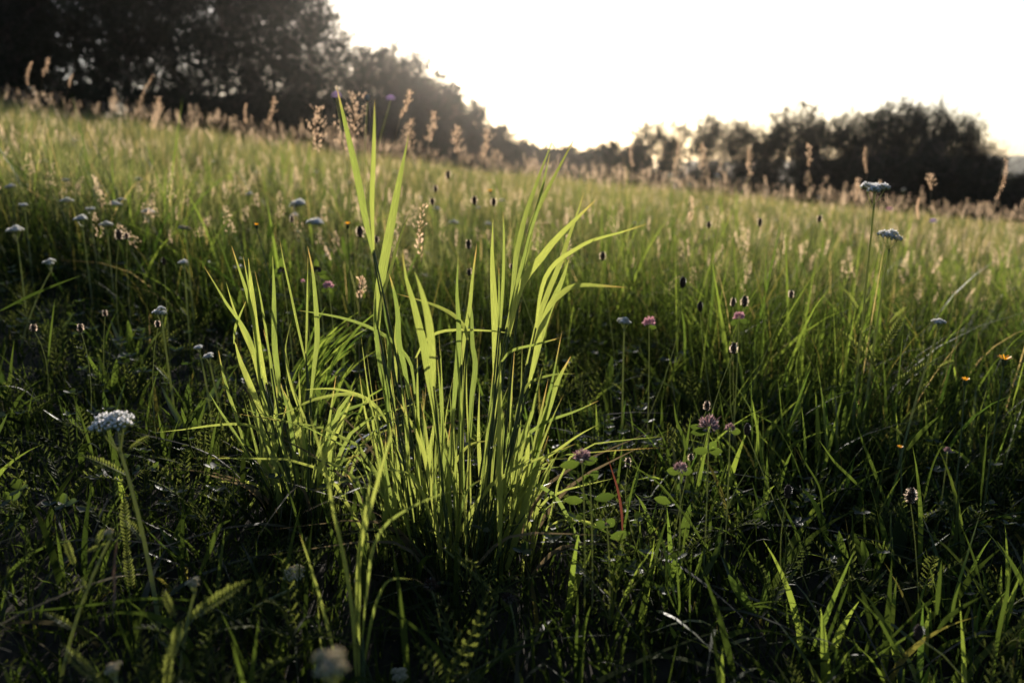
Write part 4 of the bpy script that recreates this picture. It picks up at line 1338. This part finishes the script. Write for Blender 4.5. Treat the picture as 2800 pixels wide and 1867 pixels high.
# ---- scabious
def scabious(label, px, py, Y, wpx, seed, lean, mat='lilac', seedhead=False):
    rs = np.random.RandomState(seed)
    hd = np.array(P(px, py, Y)); bx, by = hd[0] + lean, hd[1]
    base = np.array([bx, by, gz(bx, by)])
    t = thing('scabious', label, 'flower', base, 'tall scabious flowers')
    Rr = wpx / FPX * Y / 2; top = hd - base
    g = Geo(); g.tube(bez((0, 0, 0), top * [.15, .5, .5], top - [0, 0, Rr * .3], 8), .0018, .0014, 5, .7)
    put('stem', g.mesh('stem', True), M['stemhair'], t)
    g = Geo()
    if seedhead:
        for i in range(60):
            f = (i + .5) / 60; a = i * 2.4; ph = math.acos(1 - 2 * f)
            d = np.array([math.sin(ph) * math.cos(a), math.sin(ph) * math.sin(a), math.cos(ph)])
            g.ball(top + d * Rr * .7, Rr * .24, 1, rs.rand())
        put('seed_head', g.mesh('seed_head'), M['bud'], t)
    else:
        for i in range(80):
            f = (i + .5) / 80; a = i * 2.4; r = Rr * f ** .5
            c = top + np.array([math.cos(a) * r * .6, math.sin(a) * r * .6, Rr * .4 * (1 - f)])
            e = top + np.array([math.cos(a) * r, math.sin(a) * r, Rr * .6 * (1 - f) + .1 * Rr * rs.rand()])
            g.leaf(c, e + [0, 0, .01 * Rr], Rr * .30, (0, 0, 1), rs.rand(), .8)
        for i in range(12):
            a = i * .524
            g.leaf(top, top + np.array([math.cos(a) * Rr, math.sin(a) * Rr, -.15 * Rr]), Rr * .4, (0, 0, 1), rs.rand(), .7)
        put('flower_head', g.mesh('flower_head'), M[mat], t)
scabious('blurred lilac scabious head behind the tip of the tallest blade', 920, 262, 2.9, 32, 801, .05)
scabious('blurred lilac scabious head on a slanting stem right of the round seed head', 1068, 270, 2.8, 30, 802, -.16)
scabious('round pale green scabious seed head on a straight stem between two lilac heads', 1005, 268, 2.8, 20, 803, -.05, seedhead=True)
scabious('pale lilac scabious head low in the right meadow below the dark trees', 2551, 606, 3.6, 26, 804, .0)
scabious('pinkish blurred scabious head behind the tall right yarrow', 2432, 574, 3.4, 26, 805, .0, 'pink')

# ---- taller flowering grasses placed one by one
def flowering(label, px_tip, py_tip, px_base, Y, style, L_, seed, spread=.03, n=34, spk=.012):
    rs = np.random.RandomState(seed)
    tip = np.array(P(px_tip, py_tip, Y)); bx = (px_base - 1400) / FPX * Y
    base = np.array([bx, Y, gz(bx, Y)]); spread *= .85; L_ *= 1.0; spk *= .72; n = int(n * 1.6)
    t = thing('flowering_grass', label, 'grass stalk', base, 'tall flowering grasses')
    top = tip - base
    pts = bez((0, 0, 0), top * [.25, 1, .6], top, 9)
    g = Geo(); g.tube(pts, .0013, .0007, 4, .6); put('stem', g.mesh('stem', True), M['straw'], t)
    g = Geo()
    dirn = pts[-1] - pts[-2]; dirn /= np.linalg.norm(dirn)
    for i in range(n):
        f = (i + .5) / n; c = top - dirn * L_ * (1 - f) + np.array([1, 0, 0]) * L_ * .10 * math.sin(f * 2.6) * (1 if seed % 2 else -1); an = i * 2.4 + rs.rand()
        sp2 = spread * (math.sin(math.pi * min(1, f * .75 + .2)) ** .7) * (.15 + 1.1 * rs.rand() ** 1.3) * (1 + .5 * math.sin(f * 19 + seed))
        d = np.array([math.cos(an), math.sin(an), 0]) * sp2 + dirn * sp2 * .9
        if spread > .01 and i % 3 == 0:
            g.tube([c, c + d], .0004, .0003, 3, .5)
        for q in (1., .7):
            e = c + d * q
            g.leaf(e, e + (d / (np.linalg.norm(d) + 1e-6) * .5 + dirn * .6) * spk, spk * .36, rs.randn(3), rs.rand(), .5)
            g.leaf(e, e + (d / (np.linalg.norm(d) + 1e-6) * .8 + dirn * .2) * spk * .8, spk * .3, rs.randn(3), rs.rand(), .5)
    put('seed_head', g.mesh('seed_head'), M['seed'], t)
FL = [
 ('big loose plume of grass spread across the foot of the left lilac head', 965, 268, 905, 3.0, 0, .20, 901, .055, 46, .015),
 ('open plume left of and below the left lilac head', 880, 300, 850, 3.0, 0, .16, 902, .04, 36, .014),
 ('slanting grass plume crossing the right lilac head', 1115, 250, 1010, 2.9, 0, .10, 903, .012, 30, .013),
 ('straight narrow reddish spike against the left wood', 676, 285, 672, 4.2, 1, .10, 904, .006, 30, .012),
 ('leaning curved plume right of the straight reddish spike', 745, 268, 700, 4.0, 0, .14, 905, .014, 34, .013),
 ('tall bent stalk leaning right against the bright low gaps of the wood', 425, 208, 330, 4.2, 0, .22, 906, .008, 26, .012),
 ('dense brown plume before the bright low gaps of the wood', 428, 270, 415, 4.2, 0, .16, 907, .03, 44, .013),
 ('tall thin plume near the left edge before the dark wood', 90, 172, 60, 4.2, 1, .12, 908, .008, 26, .012),
 ('loose tall plume second from the left edge before the dark wood', 127, 160, 112, 4.4, 0, .10, 909, .016, 26, .012),
 ('thin tip of a leaning stalk in front of the dark wood on the left', 200, 205, 150, 4.2, 1, .07, 910, .005, 16, .010),
 ('tall bending plume above the left shoulder of the dark right trees', 2205, 395, 2235, 3.6, 0, .10, 911, .014, 26, .012),
 ('upright pale spike in front of the dark trees beside the tall yarrow', 2371, 405, 2365, 3.8, 1, .12, 912, .006, 28, .012),
 ('tall leaning stalk in front of the blue hill at the right', 2745, 440, 2690, 3.2, 1, .16, 913, .007, 28, .013),
 ('short reddish spike right of the tall yarrows', 2516, 545, 2508, 3.4, 1, .09, 914, .006, 26, .012),
 ('pale twisted plume below the dark trees left of the tall yarrow', 2340, 490, 2330, 4.2, 0, .12, 915, .02, 34, .013),
 ('soft brown plume alone on the dark right trees', 2548, 478, 2544, 3.6, 0, .07, 916, .016, 28, .012),
 ('tall pale spike against the airy trees right of the domed tree', 1845, 355, 1838, 4.2, 1, .20, 917, .010, 40, .013),
 ('shorter brown spike beside the tall pale one', 1732, 385, 1722, 4.6, 1, .15, 918, .010, 36, .013),
 ('wide tan plume before the bright gaps of the airy trees', 1915, 395, 1905, 4.4, 0, .14, 919, .022, 40, .013),
 ('tan plume on the left edge of the big dark trees', 2055, 405, 2045, 4.2, 0, .15, 920, .018, 38, .013),
 ('small drooping tan spike in the middle right meadow', 1886, 540, 1890, 2.8, 1, .09, 921, .010, 26, .012),
 ('drooping oat like spray right of the wide pale blade', 1170, 560, 1120, 1.9, 0, .13, 922, .012, 22, .012),
 ('sunlit tan spike low behind the slender tuft', 985, 760, 965, 1.75, 1, .05, 923, .010, 24, .012),
 ('curved plume below the left rounded trees', 1130, 330, 1100, 3.8, 0, .14, 924, .028, 44, .013),
 ('curved plume right of the wide pale blade tip', 1180, 310, 1150, 3.8, 0, .14, 925, .024, 44, .013),
 ('short plume in the glare at the foot of the hazy trees', 1255, 350, 1240, 4.0, 0, .13, 926, .03, 44, .013),
 ('dense plume in the glare below the end of the hazy trees', 1325, 355, 1310, 4.0, 0, .14, 927, .03, 44, .013),
]
for a in FL: flowering(*a)

# ------------------------------------------------------------------ air
def build_haze():
    x0, x1, y0, y1, z0, z1 = -1390, 1390, -395, 3400, -24, 20
    V = [(x, y, z) for z in (z0, z1) for y in (y0, y1) for x in (x0, x1)]
    F = [(0, 2, 3, 1), (4, 5, 7, 6), (0, 1, 5, 4), (2, 6, 7, 3), (0, 4, 6, 2), (1, 3, 7, 5)]
    m, t = new_mat('haze')
    out = t.nodes.new('ShaderNodeOutputMaterial'); v = t.nodes.new('ShaderNodeVolumePrincipled')
    v.inputs['Color'].default_value = (0.95, 0.93, 0.90, 1)
    v.inputs['Density'].default_value = HAZE
    v.inputs['Anisotropy'].default_value = HAZE_G
    t.links.new(v.outputs[0], out.inputs['Volume'])
    put('haze', make_mesh('haze', V, [np.array(F)]), m, kind='stuff', label='thin sunlit evening air over the meadow', category='haze')
if HAZE > 0: build_haze()
